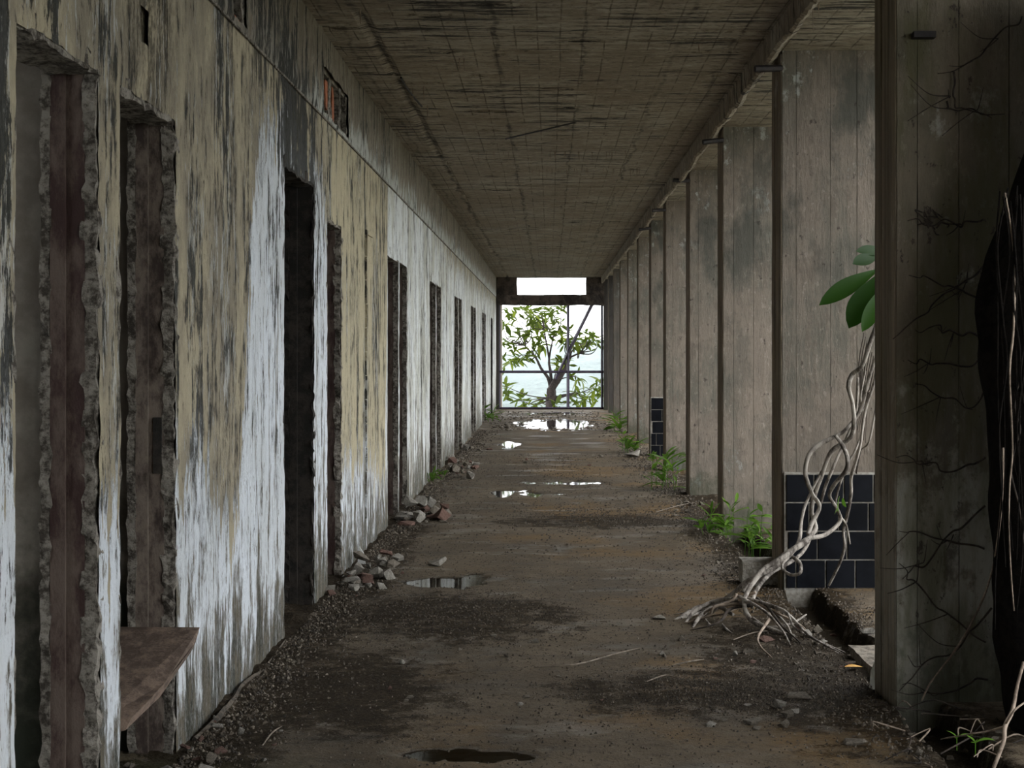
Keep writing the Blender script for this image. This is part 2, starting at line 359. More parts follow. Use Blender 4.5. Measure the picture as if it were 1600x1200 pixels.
M = {}
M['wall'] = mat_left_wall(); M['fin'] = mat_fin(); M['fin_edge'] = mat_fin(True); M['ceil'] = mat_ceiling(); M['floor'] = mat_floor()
M['broken'] = simple('broken_concrete', (.055, .044, .033), (.33, .30, .255), 34, .95, .02)
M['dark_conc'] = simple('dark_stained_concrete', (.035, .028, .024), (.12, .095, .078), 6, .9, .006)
M['jamb_red'] = simple('flaking_red_brown_jamb_paint', (.035, .014, .011), (.12, .088, .07), 9, .8, .01, (1, 1, .4))
M['jamb_grey'] = simple('grimy_beige_jamb_paint', (.045, .03, .024), (.20, .16, .13), 11, .8, .006, (1, 1, .5))
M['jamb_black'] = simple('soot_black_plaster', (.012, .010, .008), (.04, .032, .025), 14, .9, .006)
def mat_room():
    t = NT('damp_grey_room_plaster'); x, y, z = t.xyz(); n = t.noise((1, 1, 1), 5, 8, .65)
    c = t.mix(t.ss(n, .4, .65), (.18, .155, .125), (.27, .245, .205))
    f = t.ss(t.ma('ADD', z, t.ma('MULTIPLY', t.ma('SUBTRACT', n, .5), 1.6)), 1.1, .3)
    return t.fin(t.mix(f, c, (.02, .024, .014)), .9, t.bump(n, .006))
M['room'] = mat_room()
M['slab'] = simple('broken_stone_slab', (.085, .058, .042), (.22, .155, .115), 14, .85, .01)
M['brick'] = simple('orange_hollow_brick', (.16, .06, .035), (.40, .135, .06), 20, .9, .004)
M['rubble_grey'] = simple('grey_rubble', (.085, .07, .052), (.24, .205, .16), 30, .95, .01, obj=True)
M['rubble_red'] = simple('brick_rubble', (.10, .05, .036), (.22, .13, .10), 30, .95, .01, obj=True)
M['rubble_pale'] = simple('pale_plaster_rubble', (.17, .15, .12), (.38, .355, .31), 30, .95, .01, obj=True)
M['grit'] = simple('dark_grit', (.03, .024, .018), (.11, .088, .064), 40, .95, .004)
M['tile'] = simple('black_glazed_tile', (.003, .0035, .005), (.007, .008, .011), 5, .4, .001, spec=.1)
M['grout'] = simple('pale_tile_grout', (.36, .34, .30), (.20, .18, .15), 30, .9, .002)
M['iron'] = simple('black_iron', (.012, .010, .012), (.03, .022, .022), 20, .7, .002)
M['frame'] = simple('violet_black_painted_steel', (.02, .012, .035), (.05, .03, .07), 20, .5, .001)
M['root_pale'] = simple('grey_woody_root', (.055, .042, .033), (.40, .36, .315), 20, .8, .008, (1, 1, .35))
M['root_dark'] = simple('dark_aerial_root', (.018, .013, .010), (.06, .045, .034), 25, .9, .004)
M['root_mass'] = simple('black_root_mat', (.004, .0035, .003), (.014, .011, .009), 30, .95, .02, spec=.1)
M['root_tan'] = simple('pale_tan_root', (.16, .12, .09), (.34, .27, .21), 25, .85, .003)
M['bark'] = simple('dark_bark', (.02, .014, .014), (.055, .04, .035), 25, .9, .004)
M['twig'] = simple('dry_twig', (.09, .07, .05), (.22, .18, .14), 25, .9, .002)
M['yellow_leaf'] = simple('yellow_fallen_leaf', (.50, .24, .02), (.62, .36, .05), 20, .7, .001)
M['paper'] = simple('white_flaked_paint', (.5, .5, .48), (.65, .65, .62), 20, .8, .001)
M['outer_wall'] = simple('pale_outer_render', (.55, .50, .45), (.62, .58, .52), 3, .9, .002)
def mat_leaf(name, c1, c2, tr=.45, rough=.5):
    t = NT(name); oi = t.n('ObjectInfo').outputs['Random']; n = t.noise((1, 1, 1), 14, 3, .5, v=t.gen())
    col = t.mix(t.ma('ADD', t.ma('MULTIPLY', oi, .7), t.ma('MULTIPLY', n, .3)), c1, c2)
    t.set(t.b.inputs['Base Color'], col); t.b.inputs['Roughness'].default_value = rough; t.b.inputs['Specular IOR Level'].default_value = .2
    tl = t.n('BsdfTranslucent'); t.set(tl.inputs[0], col); mx = t.n('MixShader'); mx.inputs[0].default_value = tr
    t.t.links.new(t.b.outputs[0], mx.inputs[1]); t.t.links.new(tl.outputs[0], mx.inputs[2]); t.t.links.new(mx.outputs[0], t.out.inputs[0])
    return t.m
M['leaf_tree'] = mat_leaf('yellow_green_leaf', (.022, .045, .006), (.15, .19, .02), .45)
M['leaf_weed'] = mat_leaf('fresh_green_weed_leaf', (.035, .09, .008), (.15, .28, .035), .45)
M['leaf_big'] = mat_leaf('dark_glossy_leaf', (.010, .034, .004), (.028, .08, .008), .3, .5)
M['leaf_bright'] = mat_leaf('bright_green_leaf', (.20, .42, .05), (.26, .5, .08), .5)
def mat_water():
    t = NT('shallow_puddle_water'); n = t.noise((1, 1, 1), 5, 2, .5); nb = t.bump(n, .0015, .25)
    t.t.nodes.remove(t.b)
    tr = t.n('BsdfTransparent'); t.set(tr.inputs[0], (.80, .72, .60)); gl = t.n('BsdfGlossy'); gl.inputs['Roughness'].default_value = .03
    t.t.links.new(nb, gl.inputs['Normal']); fr = t.n('Fresnel'); fr.inputs[0].default_value = 1.33; t.t.links.new(nb, fr.inputs['Normal'])
    mx = t.n('MixShader'); t.t.links.new(fr.outputs[0], mx.inputs[0]); t.t.links.new(tr.outputs[0], mx.inputs[1]); t.t.links.new(gl.outputs[0], mx.inputs[2])
    t.t.links.new(mx.outputs[0], t.out.inputs[0]); return t.m
M['water'] = mat_water()
M['forest'] = simple('distant_forest', (.02, .035, .035), (.085, .115, .10), .35, .95, 1.0)
M['ground'] = simple('overgrown_ground', (.10, .105, .07), (.17, .165, .12), .8, .95, .05)

# ------------------------------------------------------------------ dimensions
XL = -1.331; XR = 1.42; ZC = 3.335; ZS = 3.29; YE = 35.4; YB = -6.0
doors = [(3.52, 4.15, 2.27, 'red'), (4.38, 5.005, 2.26, 'grey'), (7.09, 7.96, 2.385, 'black'), (8.46, 9.01, 2.24, 'red'),
         (11.62, 12.41, 2.25, 'red'), (12.52, 13.19, 2.25, 'red')]
for b in (15.74, 19.83, 24.0, 28.0): doors += [(b, b+.78, 2.25, 'red'), (b+.90, b+1.58, 2.25, 'grey')]
doors += [(32.2, 33.1, 2.25, 'black'), (0.2, .9, 2.27, 'red'), (-.7, 0.05, 2.27, 'grey')]
vents = [(8.29, 9.30, 2.88, 3.13), (5.93, 6.17, 2.86, 3.18), (4.60, 4.675, 2.47, 2.575), (12.4, 13.0, 2.92, 3.0)]
vents = vents[:3]

# ------------------------------------------------------------------ left wall: plaster sheet with ragged openings over a concrete core
def lines(segs, extra):
    L = []
    for a, b, s in segs:
        n = max(1, int(round((b-a)/s))); L += [a+(b-a)*k/n for k in range(n)]
    L.append(segs[-1][1])
    for e in extra:
        L = [q for q in L if abs(q-e) > .011]
        L.append(e)
    return sorted(L)
ops = [(a, b, -1, t) for a, b, t, _ in doors] + [(a, b, c, d) for a, b, c, d in vents]
ys = lines([(YB, 3.2, .3), (3.2, 9.2, .028), (9.2, 14, .05), (14, 22, .09), (22, YE, .16)], [v for o in ops for v in (o[0], o[1])])
zs = lines([(-.05, ZC+.02, .04)], [2.27, 2.385, 2.24, 2.83, 2.88, 3.13, 2.47, 2.575])
zs = [min(zs, key=lambda q: abs(q-v)) if False else v for v in zs]
def nearest(L, v): return min(range(len(L)), key=lambda i: abs(L[i]-v))
opi = [(nearest(ys, a), nearest(ys, b), -1 if c < 0 else nearest(zs, c), nearest(zs, d)) for a, b, c, d in ops]
ny, nz = len(ys), len(zs)
V = []; cell = np.ones((ny-1, nz-1), bool)
for a, b, c, d in opi: cell[a:b, max(c, 0):d] = False
for i, y in enumerate(ys):
    for j, z in enumerate(zs):
        x = XL+.005*fb(y*1.1, z*1.1, 3)+.0025*fb(y*9, z*9, 1)
        if z > 2.835: x += .007
        yy, zz = y, z
        for a, b, c, d in opi:
            inz = (j <= d and j >= c); iny = (a <= i <= b)
            if inz and iny:
                r = .004+.028*max(0, fb(y*5, z*7, 5)+.35)+.010*abs(fb(y*30, z*30, 2))
                if y < 5.2 and i == b and z < .62: r += .03
                if i == a: yy -= r*.5
                if i == b: yy += r*.8
                if j == d: zz += r*.7
                if j == c: zz -= r*.7
                if i in (a, b) or j in (c, d): x -= .004*abs(fb(y*20, z*20, 9))
        V.append((x, yy, zz))
Fc = []
for i in range(ny-1):
    for j in range(nz-1):
        if cell[i, j]:
            a = i*nz+j; Fc.append((a, a+1, a+nz+1, a+nz))
wm = MB(); wm.add(V, Fc)
# concrete core behind the plaster
dd = sorted((a, b, t) for a, b, t, _ in doors)
def core(y0, y1, z0, z1):
    cuts = [(a, b, c, d) for a, b, c, d in vents if a < y1 and b > y0 and d > z0 and c < z1]
    if not cuts: wm.box(XL-.15, XL-.022, y0, y1, z0, z1); return
    a, b, c, d = cuts[0]
    if a > y0: core(y0, a, z0, z1)
    if b < y1: core(b, y1, z0, z1)
    wm.box(XL-.15, XL-.022, max(a, y0), min(b, y1), z0, c); wm.box(XL-.15, XL-.022, max(a, y0), min(b, y1), d, z1)
prev = YB
for a, b, t in dd:
    core(prev, a-.012, -.05, ZC); core(a-.012, b+.012, t+.012, ZC); prev = b+.012
core(prev, YE, -.05, ZC)
wall_left = wm.build('wall_left', M['wall']); tag(wall_left, kind='structure', label='long left corridor wall of peeling beige and white paint over stained plaster')

# ------------------------------------------------------------------ doorways (numbered setting)
for n, (a, b, t, kind) in enumerate(doors, 1):
    e = empty('door_%d' % n, (XL, (a+b)/2, 0), 'structure')
    tag(e, 'doorless opening with broken plaster edge and %s jamb in the left wall' % {'red': 'dark red', 'grey': 'grimy beige', 'black': 'soot black'}[kind])
    fine = .022 if b < 10 else (.05 if b < 14 else .12)
    amp = .010 if b < 10 else .006
    bm_ = M['broken'] if kind != 'black' else M['jamb_black']
    jm = {'red': M['jamb_red'], 'grey': M['jamb_grey'], 'black': M['jamb_black']}[kind]
    wj = .045 if kind != 'black' else .015
    # broken concrete arrises: far jamb, near jamb, head
    rough_bar(XL-wj, XL-.004, b, b+.05, -.03, t+.02, fine, amp, n).build('broken_edge', bm_, e)
    if b < 14: rough_bar(XL-wj, XL-.004, a-.045, a, -.03, t+.02, .05, amp*.6, n+3).build('broken_edge', bm_, e)
    rough_bar(XL-.15, XL-.004, a-.02, b+.03, t, t+.06, fine*1.4 if b < 14 else .12, amp, n+7).build('lintel', bm_, e)
    # stepped painted jamb on the far side
    k = MB(); k.box(XL-.092, XL-wj+.006, b+.002, b+.04, -.03, t+.01); k.build('jamb', jm, e)
    k = MB(); k.box(XL-.137, XL-.093, b-.010, b+.04, -.03, t+.01); k.build('jamb', jm, e)
    if b < 14: rough_bar(XL-.165, XL-.136, b-.012, b+.04, -.03, t+.01, .03, .007, n+11).build('broken_edge', bm_, e)
    k = MB(); k.box(XL-.15, XL-wj+.006, a-.04, a-.002, -.03, t+.01); k.build('jamb', jm, e)

# door latch slots
k = MB(); k.box(XL-.075, XL-.045, 4.999, 5.009, 1.02, 1.22); o = k.build('latch_recess', M['jamb_black'], bpy.data.objects['door_2'])

# ------------------------------------------------------------------ cells behind the doorways
rm = MB()
XF = -4.2
parts = [4.22]
bnd = sorted([YB] + [b+.045 for a, b, t, _ in doors] + [])
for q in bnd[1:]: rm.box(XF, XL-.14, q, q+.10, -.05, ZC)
light_gaps = [(1.8, 2.9), (4.45, 4.7)]        # unseen openings added in the back wall to light the first cells
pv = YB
for a_, b_ in light_gaps:
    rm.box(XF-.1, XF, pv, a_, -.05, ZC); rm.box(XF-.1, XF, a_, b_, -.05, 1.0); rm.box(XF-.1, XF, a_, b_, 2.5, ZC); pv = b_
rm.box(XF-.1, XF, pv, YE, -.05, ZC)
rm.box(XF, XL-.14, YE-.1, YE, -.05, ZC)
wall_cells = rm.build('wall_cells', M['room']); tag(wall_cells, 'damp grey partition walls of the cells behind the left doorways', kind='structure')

# bricks exposed in the broken vent holes
def brick(x0, x1, y0, y1, z0, z1, par, rot=0):
    b = rough_bar(x0, x1, y0, y1, z0, z1, .05, .003, y0*7); return b.build('brick', M['brick'], par)
vent1 = empty('window_1', (XL, 8.8, 2.88), 'structure'); tag(vent1, 'broken vent opening with orange brick high in the left wall')
brick(XL-.12, XL-.02, 8.50, 8.585, 2.93, 3.10, vent1); brick(XL-.12, XL-.03, 8.82, 8.9, 2.89, 3.12, vent1)
rough_bar(XL-.13, XL-.02, 8.62, 8.72, 2.87, 3.135, .04, .008, 4).build('mullion', M['broken'], vent1)
rough_bar(XL-.13, XL-.01, 8.96, 9.06, 2.87, 3.135, .04, .008, 3).build('mullion', M['broken'], vent1)
rough_bar(XL-.15, XL-.01, 8.27, 9.32, 2.84, 2.885, .04, .008, 3).build('sill', M['broken'], vent1)
for yy in (8.27, 9.28): rough_bar(XL-.15, XL-.01, yy, yy+.035, 2.87, 3.14, .04, .008, 5).build('broken_edge', M['broken'], vent1)
vent2 = empty('window_2', (XL, 6.05, 2.86), 'structure'); tag(vent2, 'dark broken vent hole with brick edge near the ceiling line')
brick(XL-.12, XL-.02, 6.0, 6.16, 2.86, 2.90, vent2)
rough_bar(XL-.15, XL-.01, 5.90, 5.95, 2.84, 3.2, .03, .008, 8).build('broken_edge', M['broken'], vent2)
rough_bar(XL-.15, XL-.01, 6.15, 6.2, 2.84, 3.2, .03, .008, 8).build('broken_edge', M['broken'], vent2)
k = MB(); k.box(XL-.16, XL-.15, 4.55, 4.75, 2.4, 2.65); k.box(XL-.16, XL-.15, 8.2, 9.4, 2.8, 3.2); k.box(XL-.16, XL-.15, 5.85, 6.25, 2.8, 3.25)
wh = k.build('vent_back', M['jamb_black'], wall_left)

k = MB()
for z0_ in range(12): k.box(XL-.01, XL+.011+.002*(z0_ % 3), 10.18, 10.22, .25+z0_*.173, .415+z0_*.173)
k.box(XL-.01, XL+.012, 10.18, 10.55, 2.31, 2.34); k.build('plaster_scar', M['wall'], wall_left)
# string course line
k = MB()
for i in range(60):
    y0 = 3+i*.54; k.box(XL+.002, XL+.012, y0, y0+.5+.04*random.random(), 2.826, 2.836+.003*random.random())
tag(k.build('trim_1', M['broken']), 'thin broken plaster ridge running high along the left wall', kind='structure')
k = MB()
k.add([*(at(*p) for p in [])], [])
k.tube([(XL+.02, 5.2, .02), (XL+.04, 5.5, .03), (XL+.03, 5.8, .02), (XL+.02, 6.05, .03), (XL+.035, 6.4, .015), (XL+.02, 7.0, .02)], [.010, .013, .008, .006], 5, 4, .8)
tag(k.build('baseboard_left', M['grit']), 'thin crumbled skirting strip at the foot of the left wall', kind='structure')

# ------------------------------------------------------------------ ceiling
xs = lines([(XL-.02, 1.305, .05)], []); yc = lines([(YB, 4.5, .4), (4.5, 20, .028), (20, YE+.1, .09)], [])
V = []; Fc = []
for y in yc:
    for x in xs:
        r = mn.noise(Vector((x*1.1, y*9, 4)))+.5*mn.noise(Vector((x*3, y*20, 1)))
        z = ZC+.006*fb(x*1.3, y*1.3, 8)+(.018 if r > .48 else 0)*min(1, (r-.48)*8 if r > .48 else 0)
        # rebate along the old pipe chase on the left
        xx = x+.06*fb(0.3, y*.6, 2)
        if -1.065 < xx < -1.03: z += .015
        V.append((x, y, z))
nx = len(xs)
for i in range(len(yc)-1):
    for j in range(nx-1):
        a = i*nx+j; Fc.append((a, a+nx, a+nx+1, a+1))
cm = MB(); cm.add(V, Fc); cm.box(XF-.2, 2.75, YB-.2, YE+.3, ZC+.05, ZC+.35)
cm.box(XF-.1, XL-.02, YB, YE, ZC, ZC+.06)
ceiling = cm.build('ceiling', M['ceil']); tag(ceiling, 'brown board marked concrete ceiling with rusty cracks', kind='structure')
# downstand lip and lower soffit over the fins
V = []; Fc = []; yl = lines([(YB, 4.5, .4), (4.5, 22, .035), (22, YE, .1)], [])
for y in yl:
    e = .03*fb(.5, y*1.7, 1)+.025*abs(fb(.2, y*8, 1)); e2 = .02*abs(fb(3, y*9, 1))
    ring = [(1.300, ZC+.03), (1.303+.006*fb(1, y*6), ZC-.05), (1.306+.01*fb(2, y*9), 3.195+e), (1.325, 3.185+e), (1.352+e2, 3.20+e), (1.362+e2, 3.25), (1.37+e2, ZS), (1.60, ZS+.008*fb(4, y*12)), (2.1, ZS+.008*fb(5, y*12)), (2.75, ZS), (2.75, ZC+.05)]
    V += [(p[0], y, p[1]) for p in ring]
n = 11
for i in range(len(yl)-1):
    for j in range(n-1): a = i*n+j; Fc.append((a, a+n, a+n+1, a+1))
lip = MB(); lip.add(V, Fc); lipo = lip.build('trim_2', M['ceil']); tag(lipo, 'ragged concrete lip and lower soffit above the right hand fins', kind='structure')
# stalactites and rebar under the ceiling
def stal(x, y, l, zt=ZC, r=.0035):
    m = MB(); m.tube([(x, y, zt+.01), (x, y, zt-l*.5), (x+.002, y, zt-l)], [r, r*.7, r*.3], 5, 1); return m.build('stalactite', M['root_tan'], ceiling)
for i in range(46):
    yy = random.choice([13.2, 14.4, 14.45]); xx = random.uniform(-.2, .95) if yy > 14 else random.uniform(-.7, .9)
    stal(xx, yy+random.uniform(-.05, .05), random.uniform(.03, .10))
for px, py, l in ((662, 135, .10), (645, 140, .08), (668, 165, .12), (718, 92, .07), (725, 92, .07), (563, 15, .08), (1092, 70, .05)):
    Y = F*(ZC-H)/(CY-py); stal((px-CX)/F*Y, Y, l, r=.005)
for px, py0, l, Y in ((1270, 62, .20, 7.2), (1279, 36, .1, 7.3), (1289, 10, .06, 7.0)):
    p = at(px, py0, Y); stal(p.x, Y, l, ZS, .004)
m = MB(); m.tube([at(790, 217, 10.9), at(850, 203, 11.2), at(920, 187, 11.7), at(990, 177, 12.1), at(1010, 176, 11.1)], .0065, 6, 4)
tag(m.build('rebar', M['iron']), 'long thin black rod hanging loose under the ceiling', 'rod')
m = MB(); m.tube([(-1.0, 9.5, ZC-.03), (-.99, 9.9, ZC-.04), (-.96, 10.6, ZC-.03)], .008, 6, 3); tag(m.build('rebar', M['iron']), 'short rusted bar end showing in the left ceiling crack', 'rod')

# ------------------------------------------------------------------ floor heightfield
puds = [(-.25, 5.05, .26, .12, .020), (.0, 4.58, .85, .17, .016), (-.62, 8.88, .30, .30, .020), (-.38, 14.4, .42, .4, .03), (.25, 15.6, .5, .30, .015), (-.6, 22.0, .20, 1.1, .03), (.15, 28.4, 1.0, 2.6, .03), (.1, 33.6, 1.0, .75, .03)]
xf = lines([(XF, XL-.2, .5), (XL-.2, 1.35, .035), (1.35, 1.7, .025), (1.7, 2.75, .06)], []); yf = lines([(YB, 3.8, .4), (3.8, 10, .03), (10, 18, .055), (18, YE+.25, .12)], [])
def fh(x, y):
    z = .012+.008*fb(x*1.2, y*1.2, 2)+.004*fb(x*6, y*6, 4)
    for cx, cy, rx, ry, dp in puds:
        q = .8-((x-cx)/rx)**2-((y-cy)/ry)**2+(1.5 if y < 20 else .7)*fb(x*5, y*5 if y < 11 else y*2.2, 6)
        if q > 0: z -= min(q*1.6, 1)*dp
    g = 1.50+.04*fb(1, y*1.2, 3)
    w = .11+.03*fb(2, y*2.5, 3)
    dgi = abs(x-g)
    if dgi < w and y < 13: z -= .11*min(1, (w-dgi)/.03)
    if x > 1.6: z += .01
    if x < XL+.12: z += .02*max(0, 1-(x-XL)/.12)*abs(fb(x*4, y*4, 7))*2
    return z
V = [(x, y, fh(x, y)) for y in yf for x in xf]; nx = len(xf)
Fc = [(i*nx+j, i*nx+j+1, (i+1)*nx+j+1, (i+1)*nx+j) for i in range(len(yf)-1) for j in range(nx-1)]
fm = MB(); fm.add(V, Fc); fm.box(XF-.2, 2.8, YB-.2, YE+.5, -.45, -.16)
fm.box(2.72, 2.8, YB, YE+.5, -.3, .02); fm.box(XF, 2.8, YE+.2, YE+.5, -.3, .03)
floor = fm.build('floor', M['floor'], smooth=True); tag(floor, 'wet dirty concrete corridor floor with ochre stains and a broken gutter on the right', kind='structure')
plab = ['small round puddle in the floor at the foot of the picture', 'wide shallow film of water along the bottom edge', 'thin bright puddle near the rubble by the fourth doorway', 'narrow bright puddle in the middle distance', 'dark shallow water among litter on the right in the middle distance', 'small bright puddle beside the far left doorways', 'broad reflective puddle before the far opening', 'last wet film under the tree at the far opening']
for (cx, cy, rx, ry, dp), l in zip(puds, plab):
    n = 40; m = MB(); vv = [(cx, cy, 0.0015)]
    for k in range(n):
        an = 2*math.pi*k/n; vv.append((max(XL+.02, cx+rx*1.5*math.cos(an)), min(YE, cy+ry*1.5*math.sin(an)), .0015))
    m.add(vv, [(0, k+1, (k+1) % n+1) for k in range(n)]); o = m.build('puddle', M['water']); tag(o, l, 'puddle')

# ------------------------------------------------------------------ end of the corridor
K = YE
e = empty('wall_end', (0, K, 0), 'structure'); tag(e, 'far end wall with a large tree filled opening under a concrete beam and slot')
def q(px): return (px-CX)/F*K
def qz(py): return H+(CY-py)/F*K
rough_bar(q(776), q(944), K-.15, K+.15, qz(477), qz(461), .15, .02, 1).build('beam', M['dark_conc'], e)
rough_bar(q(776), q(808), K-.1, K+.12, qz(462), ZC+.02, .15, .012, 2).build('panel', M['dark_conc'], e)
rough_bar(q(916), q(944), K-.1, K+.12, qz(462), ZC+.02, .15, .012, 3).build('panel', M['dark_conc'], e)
rough_bar(q(776), q(944), K-.4, K-.2, qz(434)+.02, ZC+.06, .15, .01, 3).build('beam', M['broken'], e)
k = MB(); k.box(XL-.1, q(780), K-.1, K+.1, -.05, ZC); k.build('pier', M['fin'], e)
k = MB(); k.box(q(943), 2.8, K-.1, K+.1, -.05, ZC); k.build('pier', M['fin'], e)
k = MB(); k.box(q(779)-.05, q(779)+.07, K+.5, K+.8, -.5, 3.4); k.build('outer_pier', M['outer_wall'], e)
wf = empty('window_3', (0, K, 0), 'structure'); tag(wf, 'dark violet steel frame bars across the far opening')
def bar(a, b, w=.045):
    m = MB(); A = at(*a, K); B = at(*b, K); A.y = B.y = K; m.tube([A, B], w*.6, 4, 1); return m.build('bar', M['frame'], wf)
bar((887.5, 476), (887.5, 638), .065); bar((780, 581), (943, 581), .055); bar((780.5, 477), (780.5, 638), .04); bar((940.5, 477), (940.5, 638), .05)
bar((925, 476), (893, 540), .07); bar((893, 540), (868, 592), .06); bar((780, 637.5), (943, 637.5), .04)
k = MB(); k.box(XF, 2.8, YB-.15, YB, -.05, ZC); tag(k.build('wall_back', M['room']), 'end wall of the corridor behind the viewer', kind='structure')

# ------------------------------------------------------------------ right-hand fins
def plank(x0, x1, y0, y1, z0, z1, seed, par, name='panel', mat=None, amp=.006):
    """board-marked strip: thin, long, with chipped long edges"""
    nzs = max(6, int((z1-z0)/.11)) if y0 < 12 else 8
    V = []; n = 0; face_y = (y1-y0) < (x1-x0)
    for k in range(nzs+1):
        z = z0+(z1-z0)*k/nzs
        ja = amp*abs(mn.noise(Vector((seed*3.1, z*6, 1))))*1.6; jb = amp*abs(mn.noise(Vector((seed*3.1, z*6, 5))))*1.6
        jd = amp*.4*mn.noise(Vector((seed, z*2, 9)))
        if face_y: V += [(x0+ja, y0+jd, z), (x1-jb, y0+jd, z), (x1-jb, y1, z), (x0+ja, y1, z)]
        else: V += [(x0+jd, y0+ja, z), (x1, y0+ja, z), (x1, y1-jb, z), (x0+jd, y1-jb, z)]
    Fq = [(0, 3, 2, 1), tuple(nzs*4+i for i in range(4))]
    for k in range(nzs):
        for i in range(4): a = k*4+i; b = k*4+(i+1) % 4; Fq.append((a, b, b+4, a+4))
    m = MB(); m.add(V, Fq); return m.build(name, mat or M['fin'], par)
fin_y = [-2.7, .12, 2.94, 5.76, 8.58, 11.48, 14.2, 17.1, 19.6, 22.35, 25.2, 28.0, 30.9, 33.6]
order = ['nearest', 'second', 'third', 'fourth', 'fifth', 'sixth', 'seventh', 'eighth', 'ninth', 'tenth', 'last']
fins = []
for i, y in enumerate(fin_y):
    f = empty('concrete_fin', (XR, y, 0)); fins.append(f); T = .355; xe = 2.35 if y < 6 else 2.4
    if i < 3: lab = 'tall concrete fin beside the viewer, before the nearest one in the picture'; 
    else:
        ex = {3: 'nearest tall concrete fin on the right, laced with thin dark roots', 4: 'second tall concrete fin on the right, black tiles at its foot behind the pale roots', 5: 'third concrete fin on the right, fern weeds at its foot', 6: 'fourth concrete fin on the right, with a grey lime patch near its top'}
        lab = ex.get(i, '%s concrete fin from the viewer in the receding right-hand row' % order[i-3])
        if i == 8: lab = 'sixth concrete fin in the right-hand row, small stack of black tiles at its foot'
    tag(f, lab, 'column', 'tall concrete fins along the right side')
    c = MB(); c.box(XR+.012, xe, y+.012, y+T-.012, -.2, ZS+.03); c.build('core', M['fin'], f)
    xx = XR; s = i*10
    while xx < xe-.05:
        w = .085 if (xx == XR) else random.uniform(.16, .215)
        x1 = min(xe, xx+w); off = random.uniform(0, .002)
        top = ZS+.02
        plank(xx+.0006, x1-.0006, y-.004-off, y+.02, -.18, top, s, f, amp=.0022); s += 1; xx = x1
    yy = y-.004
    for w in (.125, .11, .12):
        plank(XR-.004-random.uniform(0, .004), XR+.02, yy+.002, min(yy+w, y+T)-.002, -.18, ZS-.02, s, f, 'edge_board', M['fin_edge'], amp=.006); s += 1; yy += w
    # pipe stub near the head
    if i >= 3:
        z = 3.185
        m = MB(); dx = .0 if i == 3 else -.15
        if i == 3: m.box(XR-.01+.07, XR+.01+.14, y-.05, y-.0, 2.73, 2.755)
        elif i <= 8: m.tube([(XR+.0, y+.01, z), (XR-.17, y-.03, z-.012*(i % 3))], .021, 6, 1)
        if m.v: m.build('pipe_stub', M['iron'], f)
# black tiles on fins
def tiles(f, y, x0, x1, zt, rows, ph, pw):
    g = MB(); g.box(x0-.01, x1, y-.022, y-.002, -.1, zt+.012); g.build('grout', M['grout'], f)
    for r in range(rows):
        z1 = zt-r*ph; z0 = z1-ph+.005
        x = x0-(0 if r % 2 else pw*.5)+.0*r - (.10 if r == 0 else .04*r)
        while x < x1:
            a, b = max(x+.0025, x0), min(x+pw-.0025, x1-.003)
            if b-a > .03:
                m = MB(); jz = .001*random.random(); B = .004
                # bevelled tile
                fy = y-.032-jz
                v = [(a, y-.018, z0), (b, y-.018, z0), (b, y-.018, z1), (a, y-.018, z1), (a+B, fy, z0+B), (b-B, fy, z0+B), (b-B, fy, z1-B), (a+B, fy, z1-B)]
                m.add(v, [(4, 5, 6, 7), (0, 1, 5, 4), (1, 2, 6, 5), (2, 3, 7, 6), (3, 0, 4, 7), (0, 3, 2, 1)]); m.build('tile', M['tile'], f)
            x += pw
tiles(fins[4], 8.58, XR+.02, 2.03, .71, 4, .174, .180)
tiles(fins[8], 19.6, XR+.0, 1.75, .82, 5, .165, .19)
m = MB(); m.tube([(2.03+.01, 8.54, -.05), (2.035, 8.55, .3), (2.03, 8.55, .72), (2.02, 8.56, 1.1)], [.012, .02, .012, .004], 6, 3, .6); m.build('crumbled_edge', M['rubble_pale'], fins[4])

# ------------------------------------------------------------------ leaves
def leaf_mesh(name, L, Wd, curl=.25, fold=.25, shape=1.0, mat=None, n=6):
    V = []
    for i in range(n+1):
        t = i/n; w = Wd*.5*max(0, math.sin(math.pi*t**shape))**.75
        w = max(w, .0015 if i < n else .0005); zc = -curl*L*t*t
        V += [(-w, L*t, zc+fold*w), (0, L*t, zc), (w, L*t, zc+fold*w)]
    Fq = []
    for i in range(n):
        a = i*3; Fq += [(a, a+1, a+4, a+3), (a+1, a+2, a+5, a+4)]
    me = mesh(name, V, Fq, True)
    if mat: me.materials.append(mat)
    return me
def place_leaf(me, par, p, d, roll=0, s=1, name='leaf'):
    o = bpy.data.objects.new(name, me); COL.objects.link(o); o.parent = par
    d = Vector(d).normalized(); q = d.to_track_quat('Y', 'Z')
    q = q @ Matrix.Rotation(roll, 3, 'Y').to_quaternion()
    o.rotation_mode = 'QUATERNION'; o.rotation_quaternion = q; o.location = Vector(p)-parent_loc(par); o.scale = (s, s, s); return o

